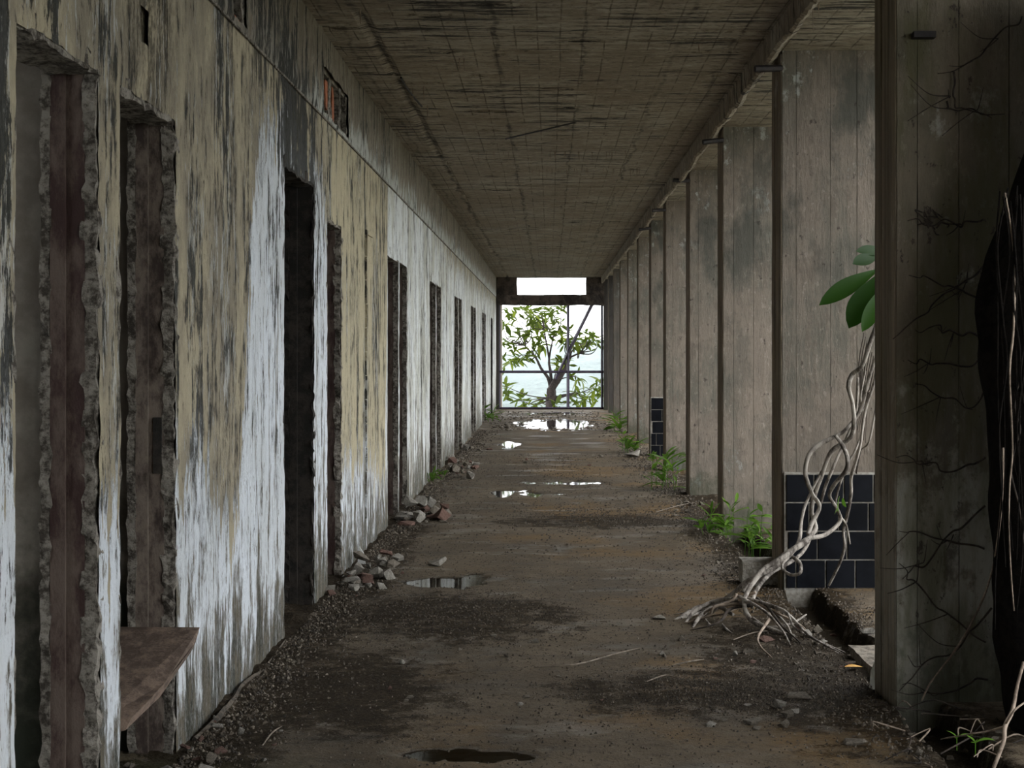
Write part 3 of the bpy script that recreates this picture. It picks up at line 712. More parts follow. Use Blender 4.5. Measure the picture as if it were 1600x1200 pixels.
# ------------------------------------------------------------------ tree outside the far opening
TY = 37.0
tree = empty('small_tree', at(860, 640, TY)); tag(tree, 'small broad-leaved tree with yellow-green leaves outside the far opening', 'tree')
m = MB(); m.tube([at(860, 655, TY), at(860, 637, TY), at(862, 618, TY), at(861, 606, TY)], [.16, .14, .13, .12], 8, 3, .3)
m.tube([at(861, 610, TY), at(870, 594, TY-.1), at(880, 577, TY-.1), at(888, 560, TY), at(890, 545, TY)], [.11, .11, .10, .08, .05], 7, 3, .3)
m.build('trunk', M['bark'], tree)
m = MB()
cl = [(797, 487, .3), (787, 508, 0), (789, 530, .4), (806, 497, -.2), (822, 487, .2), (834, 493, -.3), (846, 490, .3), (838, 505, 0), (852, 503, .4), (862, 487, -.3), (876, 481, .1), (868, 500, .5), (860, 517, -.3), (876, 527, .3), (888, 520, -.4), (886, 535, .1), (842, 518, .3), (826, 522, -.3), (813, 525, .2), (800, 543, .0), (832, 545, -.2), (845, 538, .3), (808, 562, .1), (820, 555, -.3), (797, 566, .4), (925, 530, .0), (913, 536, .4), (936, 538, -.3), (902, 548, .2), (918, 522, .1), (900, 530, -.1), (873, 572, .2), (880, 566, -.3), (788, 603, .1), (793, 618, -.1), (816, 626, .1), (826, 633, -.3), (848, 630, .2), (868, 632, -.2), (903, 590, .1), (900, 612, -.2), (912, 624, .2), (930, 612, .0), (938, 600, -.3), (936, 622, .3), (895, 628, .1)]
hubs = [(861, 606, 0), (845, 575, .1), (836, 557, .1), (858, 560, -.1), (864, 528, 0), (888, 560, 0), (868, 594, 0), (820, 540, .1), (905, 552, 0), (850, 515, 0)]
for px, py, dz in cl:
    # start from nearest hub below
    hb = min(hubs, key=lambda h: abs(h[0]-px)+abs(h[1]-py)*.7+(200 if h[1] < py-10 else 0)) if py < 598 else (862, 622, 0)
    A = at(hb[0], hb[1], TY); B = at(px, py, TY+dz*1.6); mid = (A+B)/2+Vector((random.uniform(-.2, .2), random.uniform(-.3, .3), random.uniform(-.2, .1)))
    m.tube([A, mid, B], [.018, .014, .007], 5, 4, .2)
m.tube([at(861, 608, TY), at(856, 590, TY), at(845, 575, TY+.1), at(836, 555, TY)], [.06, .045, .035, .02], 6, 3); m.tube([at(862, 600, TY), at(860, 580, TY-.1), at(858, 560, TY), at(866, 520, TY)], [.05, .04, .03, .015], 6, 3)
m.tube([at(845, 575, TY), at(836, 557, TY), at(820, 540, TY), at(810, 520, TY)], [.035, .03, .022, .012], 6, 3); m.tube([at(888, 560, TY), at(905, 552, TY), at(925, 548, TY)], [.03, .02, .012], 6, 3); m.tube([at(858, 560, TY), at(850, 515, TY), at(846, 490, TY)], [.03, .02, .01], 6, 3)
m.build('branches', M['bark'], tree)
U_ = random.uniform
LT = [leaf_mesh('tree_leaf', .34, .11, c, .3, mat=M['leaf_tree']) for c in (.15, .3, .45)]
for px, py, dz in cl:
    B = at(px, py, TY+dz*1.6)
    for k in range(6):
        an = k*2*math.pi/6+random.random(); el = random.uniform(-.7, .9)
        place_leaf(random.choice(LT), tree, B+Vector((U_(-.06, .06), U_(-.1, .1), U_(-.06, .06))), (math.cos(an), .35*math.sin(an), el), random.uniform(-.6, .6), random.uniform(.7, 1.15))

V = []; Fq = []
for px, py, dz in cl:
    for k in range(7):
        B = at(px+U_(-9, 9), py+U_(-8, 8), TY+dz*1.6+U_(-.3, .5)); d = Vector((U_(-1, 1), U_(-.4, .4), U_(-.9, .8))).normalized(); L = U_(.16, .28)
        sd = d.cross(Vector((U_(-.6, .6), -1, U_(-.6, .6)))).normalized(); nn = sd.cross(d); b = len(V)
        for t, w in ((0, .003), (.3, .036), (.65, .042), (1, .002)):
            for q_ in (-1, 1): V.append(B+d*L*t+sd*w*q_*L/.3-nn*.02*t-tree.location)
        Fq += [(b, b+1, b+3, b+2), (b+2, b+3, b+5, b+4), (b+4, b+5, b+7, b+6)]
tag(link_obj('foliage', mesh('foliage', V, Fq), M['leaf_tree'], tree), kind='stuff')

# ------------------------------------------------------------------ far landscape
def hill():
    V = []; n1, n2 = 60, 60; Fq = []
    for i in range(n1):
        y = 45+(i/(n1-1))**2*1500
        for j in range(n2):
            x = (j/(n2-1)-.5)*(120+y*1.8)
            z = -9-.035*min(y-45, 500)+14*fb(x*.006, y*.004, 2)*min(1, (y-45)/150)
            if y > 600: z += (y-600)*.035+30*fb(x*.003, 1, 5)*min(1, (y-600)/400)
            V.append((x, y, z))
    for i in range(n1-1):
        for j in range(n2-1): a = i*n2+j; Fq.append((a, a+1, a+n2+1, a+n2))
    return mesh('hills', V, Fq, True)
tag(link_obj('hills', hill(), M['forest']), 'hazy forested slopes far below beyond the opening', kind='structure')
k = MB(); k.box(3.5, 400, -200, 46, -9.2, -9); k.box(-400, 3.5, 36.5, 46, -9.2, -9); tag(k.build('ground', M['ground']), 'overgrown ground outside the building', kind='structure')
hz = NT('haze'); hz.t.nodes.remove(hz.b); vs = hz.n('VolumeScatter'); vs.inputs['Color'].default_value = (.80, .93, 1, 1); vs.inputs['Density'].default_value = .00022
hz.t.links.new(vs.outputs[0], hz.out.inputs['Volume'])
k = MB(); k.box(-700, 700, 60, 1400, -60, 90); tag(k.build('haze', hz.m), 'pale blue haze over the distant slopes', kind='structure')

# ------------------------------------------------------------------ slab leaning in the second doorway
m = MB()
top = [(-1.75, 5.0, .478), (at(312, 981, 4.985)), (at(306, 1003, 4.93)), (at(283, 1035, 4.78)), (at(258, 1066, 4.65)), (at(232, 1096, 4.52)), (at(205, 1122, 4.42)), (-1.40, 4.40, .30), (-1.75, 4.40, .30)]
top = [Vector(p) for p in top]; nb = len(top); vv = []
for k_, p in enumerate(top):
    vv.append(p+Vector((0, 0, .002*(k_ % 2))))
for k_, p in enumerate(top): vv.append(p+Vector((-.018 if 0 < k_ < 7 else 0, 0, -.038-.012*(k_ % 3 == 1))))
m.add(vv, [tuple(range(nb))[::-1], tuple(range(nb, 2*nb))]+[(i, (i+1) % nb, nb+(i+1) % nb, nb+i) for i in range(nb)])
tag(m.build('stone_slab', M['slab']), 'broken reddish stone slab jutting from the second doorway', 'slab')

# ------------------------------------------------------------------ rubble
def chunk_mesh(name, seed, flat=.6):
    random.seed(seed); bm = bmesh.new()
    pts = [Vector((random.gauss(0, 1), random.gauss(0, 1), random.gauss(0, 1))).normalized()*random.uniform(.75, 1) for _ in range(10)]
    for p in pts: bm.verts.new((p.x, p.y*.75, p.z*flat))
    r = bmesh.ops.convex_hull(bm, input=bm.verts); bm.verts.index_update()
    dead = [v for v in bm.verts if not v.link_faces]
    for v in dead: bm.verts.remove(v)
    zmin = min(v.co.z for v in bm.verts)
    for v in bm.verts: v.co.z -= zmin*.8
    me = bpy.data.meshes.new(name); bm.to_mesh(me); bm.free(); return me
CH = {}
for mk in ('rubble_grey', 'rubble_red', 'rubble_pale'):
    CH[mk] = []
    for s in range(6):
        me = chunk_mesh('chunk', 11+s, (.35, .5, .7)[s % 3]); me.materials.append(M[mk]); CH[mk].append(me)
random.seed(21)
def chunk(px, py, wpx, mk, label, group, name='rubble_chunk', zz=.0, sx=1, sz=1):
    p = onfloor(px, py); s = wpx/F*p.y/2*(1.35 if group else 1)
    o = bpy.data.objects.new(name, random.choice(CH[mk])); COL.objects.link(o)
    z = max(-.13, fh(p.x, p.y)) if p.x < 2.7 else 0
    o.location = (p.x, p.y, z+zz-.003); o.scale = (s*sx, s, s*sz); o.rotation_euler = (random.uniform(-.15, .15), random.uniform(-.15, .15), random.uniform(0, 6.28) if sx == 1 else random.uniform(-.3, .3))
    tag(o, label, 'rubble', group); return o
piles = [ # centre px, spread px, count, size range, kind of piece, place
 (655, 812, 42, 7, 10, (12, 30), 'lump in the reddish pile at the fifth doorway', 'rubble at the fifth doorway'),
 (715, 735, 30, 7, 9, (8, 20), 'stone below the green tuft on the left', 'stones by the seventh doorway'),
 (745, 702, 26, 7, 9, (7, 14), 'stone far along the left wall foot', 'stones far along the left wall'),
 (775, 668, 20, 6, 8, (6, 14), 'clod at the far left wall end', 'clods at the far left'),
 (1290, 1000, 50, 14, 14, (10, 24), 'piece in the gutter between the first fins', 'rubble in the gutter'),
 (1345, 1010, 22, 20, 8, (12, 28), 'piece at the gutter edge by the nearest fin', 'rubble beside the nearest fin'),
 (1180, 1125, 90, 18, 8, (12, 24), 'stone on the ochre floor, lower right', 'stones on the lower right floor'),
 (1120, 890, 50, 14, 6, (8, 14), 'pebble near the pale root foot', 'pebbles by the roots'),
 (1080, 800, 30, 18, 6, (8, 14), 'clod under the weeds', 'clods under the weeds'),
 (760, 1060, 280, 70, 12, (8, 13), 'pebble on the near floor', 'pebbles on the near floor'),
 (1180, 1000, 150, 50, 12, (8, 14), 'plaster bit on the right floor', 'plaster bits on the right floor'),
 (880, 715, 120, 14, 6, (5, 9), 'pebble on the distant floor', 'pebbles on the distant floor'),
 (1480, 1160, 90, 25, 8, (12, 20), 'clod under the corner roots', 'clods in the lower right corner')]
for px, py, sx, sy, n, (a, b), lab, grp in piles:
    for _ in range(n):
        x = px+random.uniform(-1, 1)*sx; y = py+random.uniform(-1, 1)*sy; p = onfloor(x, y)
        if p.x < XL+.03: x = CX+(XL+.05)*F/p.y
        if x > 1500 and 'corner' not in grp: continue
        mk = random.choice(['rubble_grey', 'rubble_grey', 'rubble_pale', 'rubble_red'] if 'clod' not in lab else ['rubble_grey'])
        w = random.uniform(a, b); u = (x-px)/sx; v = (y-py)/sy
        pos = 'leftward' if u < -.33 else 'rightward' if u > .33 else 'midway'
        dep = 'nearer' if v > .3 else 'farther' if v < -.3 else 'central'
        chunk(x, y, w, mk, '%s %s %s, %s and %s' % ('larger' if w > (a+b)/2 else 'smaller', {'rubble_grey': 'grey', 'rubble_pale': 'pale', 'rubble_red': 'reddish'}[mk], lab, dep, pos), grp)
# heap in and before the second doorway
def heap(x0, x1, y0, y1, zt, n, a, b, lab, grp):
    for _ in range(n):
        x, y = random.uniform(x0, x1), random.uniform(y0, y1); zz = random.random()**1.5*zt*max(.1, (x1-x)/(x1-x0))
        mk = random.choice(['rubble_grey', 'rubble_pale', 'rubble_red', 'rubble_pale']); o = bpy.data.objects.new('rubble_chunk', random.choice(CH[mk])); COL.objects.link(o)
        s_ = (a*.8+(b*1.35-a)*random.random()**2.2)/2; o.location = (x, y, zz+.004); o.scale = (s_, s_, s_*.9); o.rotation_euler = (random.uniform(-.5, .5), random.uniform(-.5, .5), random.uniform(0, 6.28))
        hw = 'low' if zz < zt*.3 else 'high'; far = 'far' if y > (y0+y1)/2 else 'near'
        tag(o, '%s %s lying %s on %s side of %s' % ({'rubble_grey': 'grey', 'rubble_pale': 'pale', 'rubble_red': 'reddish'}[mk], lab, hw, far, grp), 'rubble', grp)
heap(-1.52, -1.12, 4.45, 5.05, .13, 34, .03, .09, 'broken concrete lump', 'heap under the stone slab')
heap(-1.30, -1.0, 4.95, 5.5, .06, 20, .02, .06, 'plaster lump', 'rubble at the white wall foot')
heap(-1.32, -1.02, 8.25, 9.0, .10, 24, .04, .13, 'brick lump', 'rubble pile before the dark doorway')
heap(-1.32, -.95, 9.0, 9.8, .10, 24, .04, .14, 'masonry lump', 'rubble pile after the fourth doorway')
heap(-1.32, -.95, 11.9, 13.2, .12, 24, .05, .18, 'masonry lump', 'rubble pile at the fifth doorway')
heap(-1.32, -.9, 15.9, 18.5, .10, 26, .06, .18, 'stone', 'rubble along the seventh doorway')
one = [ (1028, 970, 30, 'rubble_pale', 'round pale stone beside the root heap', 'stone'), (1196, 1006, 34, 'rubble_red', 'flat pinkish brick shard right of the root heap', 'brick shard'),
 (1130, 1132, 20, 'rubble_grey', 'dark clod on ochre floor, left of the larger one', 'clod'), (1178, 1134, 46, 'rubble_grey', 'brown lump of earth on the ochre floor', 'clod'),
 (1250, 1094, 60, 'rubble_grey', 'low mound of dark earth near the nearest fin', 'clod'), (1235, 1002, 26, 'rubble_pale', 'pale plaster lump in the gutter', 'rubble'),
 (1335, 1165, 50, 'rubble_grey', 'flat concrete flake at the lower right', 'flake'), (990, 715, 44, 'rubble_pale', 'flat pale slab fragment lying beside the far weeds', 'slab'),
 (685, 885, 50, 'rubble_pale', 'long low plaster fragment right of the fourth doorway pile', 'rubble'), (636, 822, 34, 'rubble_red', 'red brick fragment at the front of the fifth doorway pile', 'brick'),
 (1275, 915, 44, 'rubble_grey', 'rough grey stone at the foot of the black tiles', 'stone'), (285, 1150, 0.1, 'rubble_grey', '', ''), (440, 1148, 16, 'rubble_pale', 'single pale pebble on wet floor at the lower left', 'stone')]
for px, py, w, mk, lab, cat in one:
    if w < 1: continue
    o = chunk(px, py, w, mk, lab, None, cat.replace(' ', '_')); o['category'] = cat.split()[0] if cat != 'brick shard' else 'shard'; o.scale.z *= .7
# concrete block by the second fin
k = MB(); A = onfloor(1190, 893)
bl = rough_bar(1.20, 1.42, 8.72, 8.92, .0, .155, .05, .004, 5); o = bl.build('concrete_block', M['rubble_pale']); tag(o, 'pale squared concrete block against the second fin', 'block')
o = rough_bar(1.44, 1.72, 6.28, 6.75, .0, .045, .05, .006, 8).build('floor_slab', M['rubble_grey']); tag(o, 'flat broken paving slab beside the nearest fin', 'slab')
p = onfloor(1330, 1055); 
for c_, l_, pp in ((M['yellow_leaf'], 'yellow fallen leaf at the gutter edge', onfloor(1320, 1052)),):
    me = leaf_mesh('fallen_leaf', .10, .035, .1, .2, mat=c_); o = link_obj('fallen_leaf', me); o.location = (pp.x, pp.y, .03); o.rotation_euler = (0, .1, -1.2); tag(o, l_, 'leaf')
m = MB(); pp = at(1366, 1060, 6.25); m.add([pp+Vector(v) for v in [(-.02, 0, -.05), (.02, .01, -.05), (.018, .0, .02), (.0, -.01, .075), (-.015, 0, .03), (-.02, .008, -.05), (.02, .018, -.05), (.018, .008, .02), (.0, -.002, .075), (-.015, .008, .03)]], [(0, 1, 2, 3, 4), (9, 8, 7, 6, 5), (0, 5, 6, 1), (1, 6, 7, 2), (2, 7, 8, 3), (3, 8, 9, 4), (4, 9, 5, 0)])
tag(m.build('plaster_shard', M['paper']), 'upright white plaster shard against the nearest fin', 'shard')
m = MB(); pp = onfloor(565, 885); m.add([pp+Vector(v) for v in [(-.03, 0, 0), (.03, 0, 0), (.01, .02, .09), (-.02, .03, .13), (-.03, .012, 0), (.03, .012, 0), (.01, .032, .09), (-.02, .042, .13)]], [(0, 1, 2, 3), (7, 6, 5, 4), (0, 4, 5, 1), (1, 5, 6, 2), (2, 6, 7, 3), (3, 7, 4, 0)])
tag(m.build('plaster_shard', M['paper']), 'upright pale plaster shard in the fourth doorway pile', 'shard')

# grit: uncountable
def grit(zones, name, lab, mat='grit'):
    V = []; Fq = []; 
    for (fx, fy, n, s0, s1) in zones:
        for _ in range(n):
            x = fx(); y = fy()
            if x < XL+.03 or x > 2.3: continue
            if x > XR-.02 and any(a-.03 < y < a+.38 for a in fin_y): continue
            s = random.uniform(s0, s1); z = fh(x, y); b = len(V)
            if z < .002 and random.random() < .93: continue
            a0 = random.random()*6.28; hgt = s*random.uniform(.4, .9)
            for k_ in range(4): V.append((x+s*math.cos(a0+k_*1.57)*random.uniform(.6, 1.2), y+s*math.sin(a0+k_*1.57)*random.uniform(.6, 1.2), z-.002))
            V.append((x+random.uniform(-.3, .3)*s, y, z+hgt)); V.append((x+random.uniform(-.5, .5)*s, y+.4*s, z+hgt*.9))
            Fq += [(b, b+1, b+4), (b+1, b+2, b+5, b+4), (b+2, b+3, b+5), (b+3, b, b+4, b+5)]
    o = link_obj(name, mesh(name, V, Fq), M[mat]); tag(o, lab, 'grit', kind='stuff')
U = random.uniform; G = random.gauss
grit([(lambda: U(XL, 1.4), lambda: U(4.6, 10), 6500, .003, .010), (lambda: U(XL, 1.4), lambda: U(10, 20), 3600, .006, .016),
      (lambda: G(-.5, .35), lambda: G(7.7, .45), 3800, .003, .009), (lambda: G(.8, .35), lambda: G(5.95, .22), 3800, .003, .008),
      (lambda: XL+abs(G(0, .14)), lambda: U(4.5, 12), 3600, .005, .014), (lambda: XL+abs(G(0, .16)), lambda: U(12, 26), 1800, .01, .025),
      (lambda: G(1.35, .16), lambda: U(5, 13), 3600, .005, .014), (lambda: G(1.3, .16), lambda: U(13, 28), 1500, .01, .025),
      (lambda: G(1.8, .2), lambda: G(7.6, .5), 900, .004, .012), (lambda: G(.5, .4), lambda: G(12.2, .4), 1200, .006, .014), (lambda: U(-1.2, 1.2), lambda: U(26, 34.5), 700, .015, .04)], 'grit', 'dark grit and crumbs strewn over the whole floor')

grit([(lambda: U(XL, 1.4), lambda: U(4.6, 10), 900, .003, .007), (lambda: XL+abs(G(0, .12)), lambda: U(4.5, 12), 1500, .004, .014), (lambda: XL+abs(G(0, .18)), lambda: U(12, 26), 1200, .008, .022),
      (lambda: G(1.15, .3), lambda: U(5.4, 9), 900, .003, .010), (lambda: G(1.3, .16), lambda: U(9, 22), 700, .006, .018)], 'crumbs', 'pale plaster crumbs scattered along both sides of the floor', 'rubble_grey')

# ------------------------------------------------------------------ weeds
LW = [leaf_mesh('weed_leaf', .16, .026, c, .4, mat=M['leaf_weed']) for c in (.1, .35, .6)]
LB = [leaf_mesh('weed_leaf', .11, .045, c, .25, mat=M['leaf_weed']) for c in (.15, .4)]
def weeds(px, py, Y, wpx, hpx, n, lab, s=1.0):
    c = at(px, py, Y); e = empty('weed_clump', (c.x, c.y, 0)); tag(e, lab, 'plant', 'green weeds along the wall feet')
    w = wpx/F*Y/2; h = hpx/F*Y; st = MB()
    for k_ in range(max(4, n//7)):
        bx = c.x+U(-w, w); by = c.y+U(-.25, .25); hh = U(.35, 1)*h; tip = Vector((bx+U(-.06, .06), by+U(-.04, .04), hh))
        z0 = fh(min(bx, 2.7), by)-.01
        st.tube([(bx, by, z0), ((bx+tip.x)/2, by, hh*.5), tip], [.003*s, .0025*s, .0015*s], 4, 2)
        for j in range(7):
            t = U(.1, 1); p = Vector((bx+(tip.x-bx)*t, by, hh*t)); an = U(0, 6.28)
            place_leaf(random.choice(LW if random.random() < .6 else LB), e, p, (math.cos(an), math.sin(an), U(.1, 1.3)), U(-.6, .6), U(.6, 1.15)*s)
    tag(st.build('stems', M['leaf_weed'], e), kind='stuff')
weeds(1185, 835, 10.3, 55, 70, 70, 'fern-like green weeds at the foot of the third fin, nearest clump')
weeds(1120, 815, 11.1, 60, 60, 63, 'green weed clump beside the gutter before the fourth fin')
weeds(1040, 740, 15.0, 50, 60, 56, 'green weed clump below the small stack of black tiles', 1.3)
weeds(985, 695, 20.3, 26, 34, 35, 'small green weed clump at the seventh fin', 1.5)
weeds(960, 665, 26, 26, 36, 28, 'dark green weed clump near the far right end', 2)
weeds(680, 755, 15.6, 22, 26, 35, 'green tuft against the left wall beside the seventh doorway', 1.0)
weeds(765, 655, 29.5, 20, 22, 28, 'dark weeds at the far left wall end', 2)
# small sprouts in the lower right corner
for px, py, lab in ((1495, 1160, 'pale green sprout in the lower right corner, left one'), (1524, 1168, 'bright green sprout in the lower right corner, right one')):
    c = onfloor(px, py+4); e = empty('sprout', (c.x, c.y, 0)); tag(e, lab, 'plant')
    m = MB(); m.tube([c+Vector((0, 0, -.02)), c+Vector((0, 0, .03))], .002, 4, 1); m.build('stem', M['leaf_bright'], e)
    lm = leaf_mesh('sprout_leaf', .06, .032, .4, .3, mat=M['leaf_bright'])
    for k_ in range(3): place_leaf(lm, e, c+Vector((0, 0, .025)), (math.cos(k_*2.1), -.4+.6*math.sin(k_*2.1), .8), .3*k_, U(.7, 1.1))

# ------------------------------------------------------------------ pale roots of the fig rooted beside the second fin
fig = empty('fig_plant', (1.6, 7.9, 0)); tag(fig, 'fig with pale twisted roots and glossy leaves climbing behind the nearest fin', 'plant')
def root(pts, r, mat=M['root_pale'], par=fig, name='root', n=8):
    m = MB(); m.tube([at(*p) for p in pts], r, n, 5, .35); return m.build(name, mat, par, True)
px_m = 7.8/F   # metres per photo pixel at the roots' distance
R = lambda *a: [q*px_m/2*.82 for q in a]
root([(1372, 500, 7.6), (1362, 530, 7.6), (1348, 570, 7.65), (1332, 585, 7.7), (1326, 605, 7.7), (1332, 630, 7.72), (1334, 660, 7.75), (1328, 685, 7.8), (1300, 705, 7.85), (1285, 740, 7.9), (1272, 775, 7.95), (1268, 800, 7.95), (1275, 825, 7.9), (1262, 840, 7.85)], R(9, 9, 8, 9, 9, 8, 9, 9, 9, 8, 9, 8, 9, 8))
root([(1305, 680, 7.75), (1316, 695, 7.75), (1324, 715, 7.7), (1322, 735, 7.7), (1305, 755, 7.75), (1296, 775, 7.8), (1308, 795, 7.85), (1312, 815, 7.9), (1290, 835, 7.85), (1262, 842, 7.8), (1245, 855, 7.75), (1215, 880, 7.7), (1180, 905, 7.65), (1160, 925, 7.6)], R(7, 8, 9, 9, 8, 7, 7, 7, 8, 9, 10, 9, 8, 6))
root([(1368, 560, 7.7), (1355, 600, 7.75), (1345, 640, 7.8), (1322, 670, 7.8), (1305, 682, 7.8), (1275, 698, 7.8), (1262, 715, 7.8), (1258, 740, 7.82), (1268, 770, 7.85), (1280, 790, 7.9), (1270, 815, 7.9), (1262, 835, 7.85)], R(6, 6, 7, 7, 8, 9, 9, 9, 9, 8, 9, 8))
root([(1372, 580, 7.7), (1362, 610, 7.75), (1350, 650, 7.8), (1345, 690, 7.85), (1338, 720, 7.9), (1330, 745, 7.95), (1330, 770, 8.0), (1325, 800, 8.05), (1318, 830, 8.1), (1320, 855, 8.1), (1312, 880, 8.15), (1295, 915, 8.25)], R(5, 5, 6, 5, 6, 6, 6, 6, 6, 6, 6, 5))
root([(1340, 590, 7.8), (1338, 640, 7.85), (1325, 680, 7.9), (1306, 720, 7.9), (1290, 760, 7.95), (1278, 800, 8), (1262, 850, 8), (1240, 875, 7.9), (1205, 895, 7.8), (1180, 925, 7.6), (1175, 950, 7.5)], R(5, 6, 6, 6, 6, 6, 7, 7, 8, 8, 6))
root([(1285, 735, 7.9), (1272, 760, 7.9), (1258, 790, 7.85), (1252, 815, 7.8), (1248, 845, 7.75), (1232, 870, 7.7), (1200, 893, 7.6), (1172, 905, 7.6), (1148, 925, 7.65), (1122, 943, 7.7), (1095, 955, 7.75), (1060, 972, 7.6)], R(5, 5, 6, 6, 7, 8, 9, 9, 8, 8, 8, 5))
root([(1262, 845, 7.75), (1240, 858, 7.7), (1215, 876, 7.65), (1190, 893, 7.6), (1168, 925, 7.5), (1163, 948, 7.4), (1175, 970, 7.3), (1210, 985, 7.2), (1250, 1000, 7.1), (1290, 1012, 7.0), (1310, 1022, 6.95)], R(11, 12, 12, 11, 9, 9, 9, 9, 8, 7, 4))
root([(1168, 940, 7.4), (1150, 942, 7.55), (1120, 945, 7.7), (1090, 950, 7.75), (1065, 965, 7.65), (1045, 975, 7.55)], R(8, 9, 10, 10, 9, 5))
root([(1150, 935, 7.5), (1115, 940, 7.65), (1085, 955, 7.6), (1070, 975, 7.5)], R(7, 8, 8, 4))
root([(1145, 960, 7.5), (1120, 948, 7.65), (1095, 962, 7.5), (1080, 985, 7.35)], R(7, 9, 8, 4))
root([(1260, 960, 7.3), (1235, 975, 7.25), (1200, 980, 7.25), (1175, 965, 7.3)], R(3, 5, 6, 6))
root([(1128, 975, 7.4), (1150, 995, 7.2), (1190, 1000, 7.15), (1240, 1005, 7.1), (1290, 1015, 7.0)], R(4, 5, 5, 5, 3))
root([(1100, 965, 7.5), (1112, 980, 7.4), (1120, 985, 7.35)], R(4, 4, 3))
random.seed(33)
for _ in range(14):
    x, y = U(1150, 1185), U(925, 960); Y0 = 7.5; ex, ey = random.choice([(U(1045, 1110), U(955, 990)), (U(1200, 1330), U(985, 1030))])
    a = at(x, y, Y0); b = onfloor(ex, ey, .012); c1 = a.lerp(b, .35)+Vector((U(-.05, .05), U(-.05, .05), .02)); c2 = a.lerp(b, .7)+Vector((U(-.06, .06), U(-.06, .06), .01)); c1.z = max(c1.z, .03); c2.z = max(c2.z, .02)
    m = MB(); m.tube([a, c1, c2, b], [.009, .008, .006, .003], 6, 5, .4); m.build('root', random.choice([M['root_dark'], M['root_pale'], M['root_tan']]), fig, True)
root([(1238, 870, 7.6), (1250, 880, 7.55), (1250, 895, 7.5), (1235, 898, 7.55), (1222, 888, 7.6), (1225, 878, 7.65)], R(7, 7, 6, 6, 5, 4))
root([(1368, 640, 7.9), (1358, 690, 7.95), (1345, 705, 8.0), (1338, 740, 8.05)], R(4, 4, 4, 3))
root([(1352, 580, 7.8), (1345, 620, 7.85), (1350, 660, 7.9), (1338, 700, 7.9), (1320, 735, 7.9), (1305, 790, 7.95), (1322, 820, 8), (1328, 850, 8.05)], R(3, 4, 4, 4, 4, 4, 4, 3))
for s in range(9):
    x0 = 1350+s*2.5; root([(x0, 520+6*s, 7.8), (x0-8, 570+5*s, 7.85), (x0-6-s, 620, 7.9), (x0-18, 660+s*4, 7.9)], R(1.8, 2.2, 2, 1.2), M['root_dark'], n=5)
LBIG = leaf_mesh('big_leaf', .27, .105, .12, .22, 1.5, M['leaf_big'], 12)
def big(p, q, roll=0, w=1, Y=7.5):
    A = at(*p, Y); B = at(*q, Y-.12); o = place_leaf(LBIG, fig, A, B-A, 0, 1); L = (B-A).length/.27; o.scale = (L*w, L, L)
    yv = (B-A).normalized(); zv = Vector((.25*roll, -1, .55)); xv = yv.cross(zv).normalized(); zv = xv.cross(yv)
    o.rotation_quaternion = Matrix((xv, yv, zv)).transposed().to_quaternion(); return o
big((1378, 418), (1283, 470), .5, .62, 7.5); big((1376, 424), (1327, 507), -.5, .95, 7.42); big((1375, 400), (1336, 408), .4, .95, 7.6)
big((1386, 440), (1350, 514), .6, .7, 7.36); big((1392, 395), (1342, 388), -.3, .75, 7.66)
m = MB(); m.tube([at(1372, 505, 7.6), at(1380, 450, 7.58), at(1382, 400, 7.6)], [.012, .010, .006], 6, 3); m.build('stem', M['root_pale'], fig)
# seedling among roots
for a_, b_ in (((1312, 775), (1306, 800)), ((1316, 778), (1320, 792)), ((1310, 795), (1302, 802))): 
    A = at(*a_, 7.75); B = at(*b_, 7.7); o = place_leaf(LB[0], fig, A, B-A, 1.2, (B-A).length/.11)

# ------------------------------------------------------------------ black root mass against the nearest fin
ban = empty('strangler_fig', (2.0, 5.3, 0)); tag(ban, 'black mat of hanging fig roots over the right edge of the nearest fin', 'tree')
V = []; Fq = []; nz_, na = 60, 40; YM = 5.32
edge = [(-60, 1640), (180, 1622), (260, 1600), (330, 1572), (400, 1545), (480, 1532), (560, 1534), (650, 1548), (720, 1558), (800, 1556), (900, 1550), (1000, 1555), (1120, 1575), (1260, 1600)]
for i in range(nz_+1):
    py = -60+1320*i/nz_
    for k_ in range(len(edge)-1):
        if edge[k_][0] <= py <= edge[k_+1][0]:
            t = (py-edge[k_][0])/(edge[k_+1][0]-edge[k_][0]); ex = edge[k_][1]+t*(edge[k_+1][1]-edge[k_][1])
    p = at(ex, py, YM); xc = 2.45; rx = xc-p.x
    for j in range(na):
        an = 2*math.pi*j/na
        lump = 1+.05*mn.noise(Vector((an*5, p.z*1.5, 1)))+.03*mn.noise(Vector((an*14, p.z*4, 2)))
        V.append((xc-rx*math.cos(an)*lump, YM+.36*math.sin(an)*lump, p.z))
for i in range(nz_):
    for j in range(na): a = i*na+j; b = i*na+(j+1) % na; Fq.append((a, b, b+na, a+na))
link_obj('root_mat', mesh('root_mat', [Vector(v)-ban.location for v in V], Fq, True), M['root_mass'], ban)
def aroot(pts, r, mat, name='aerial_root'): return root(pts, r, mat, ban, name, 6)
YF = 5.735
aroot([(1600, 1035, 4.9), (1590, 1070, 4.85), (1582, 1110, 4.8), (1570, 1135, 4.75), (1568, 1160, 4.7), (1550, 1205, 4.65)], [.006, .006, .007, .009, .007, .006], M['root_tan'])
aroot([(1570, 1135, 4.75), (1545, 1142, 4.8), (1510, 1148, 4.85), (1470, 1155, 5)], [.005, .004, .003, .002], M['root_tan'])
aroot([(1605, 1095, 4.75), (1585, 1110, 4.72), (1572, 1130, 4.75)], [.003, .004, .004], M['root_tan'])
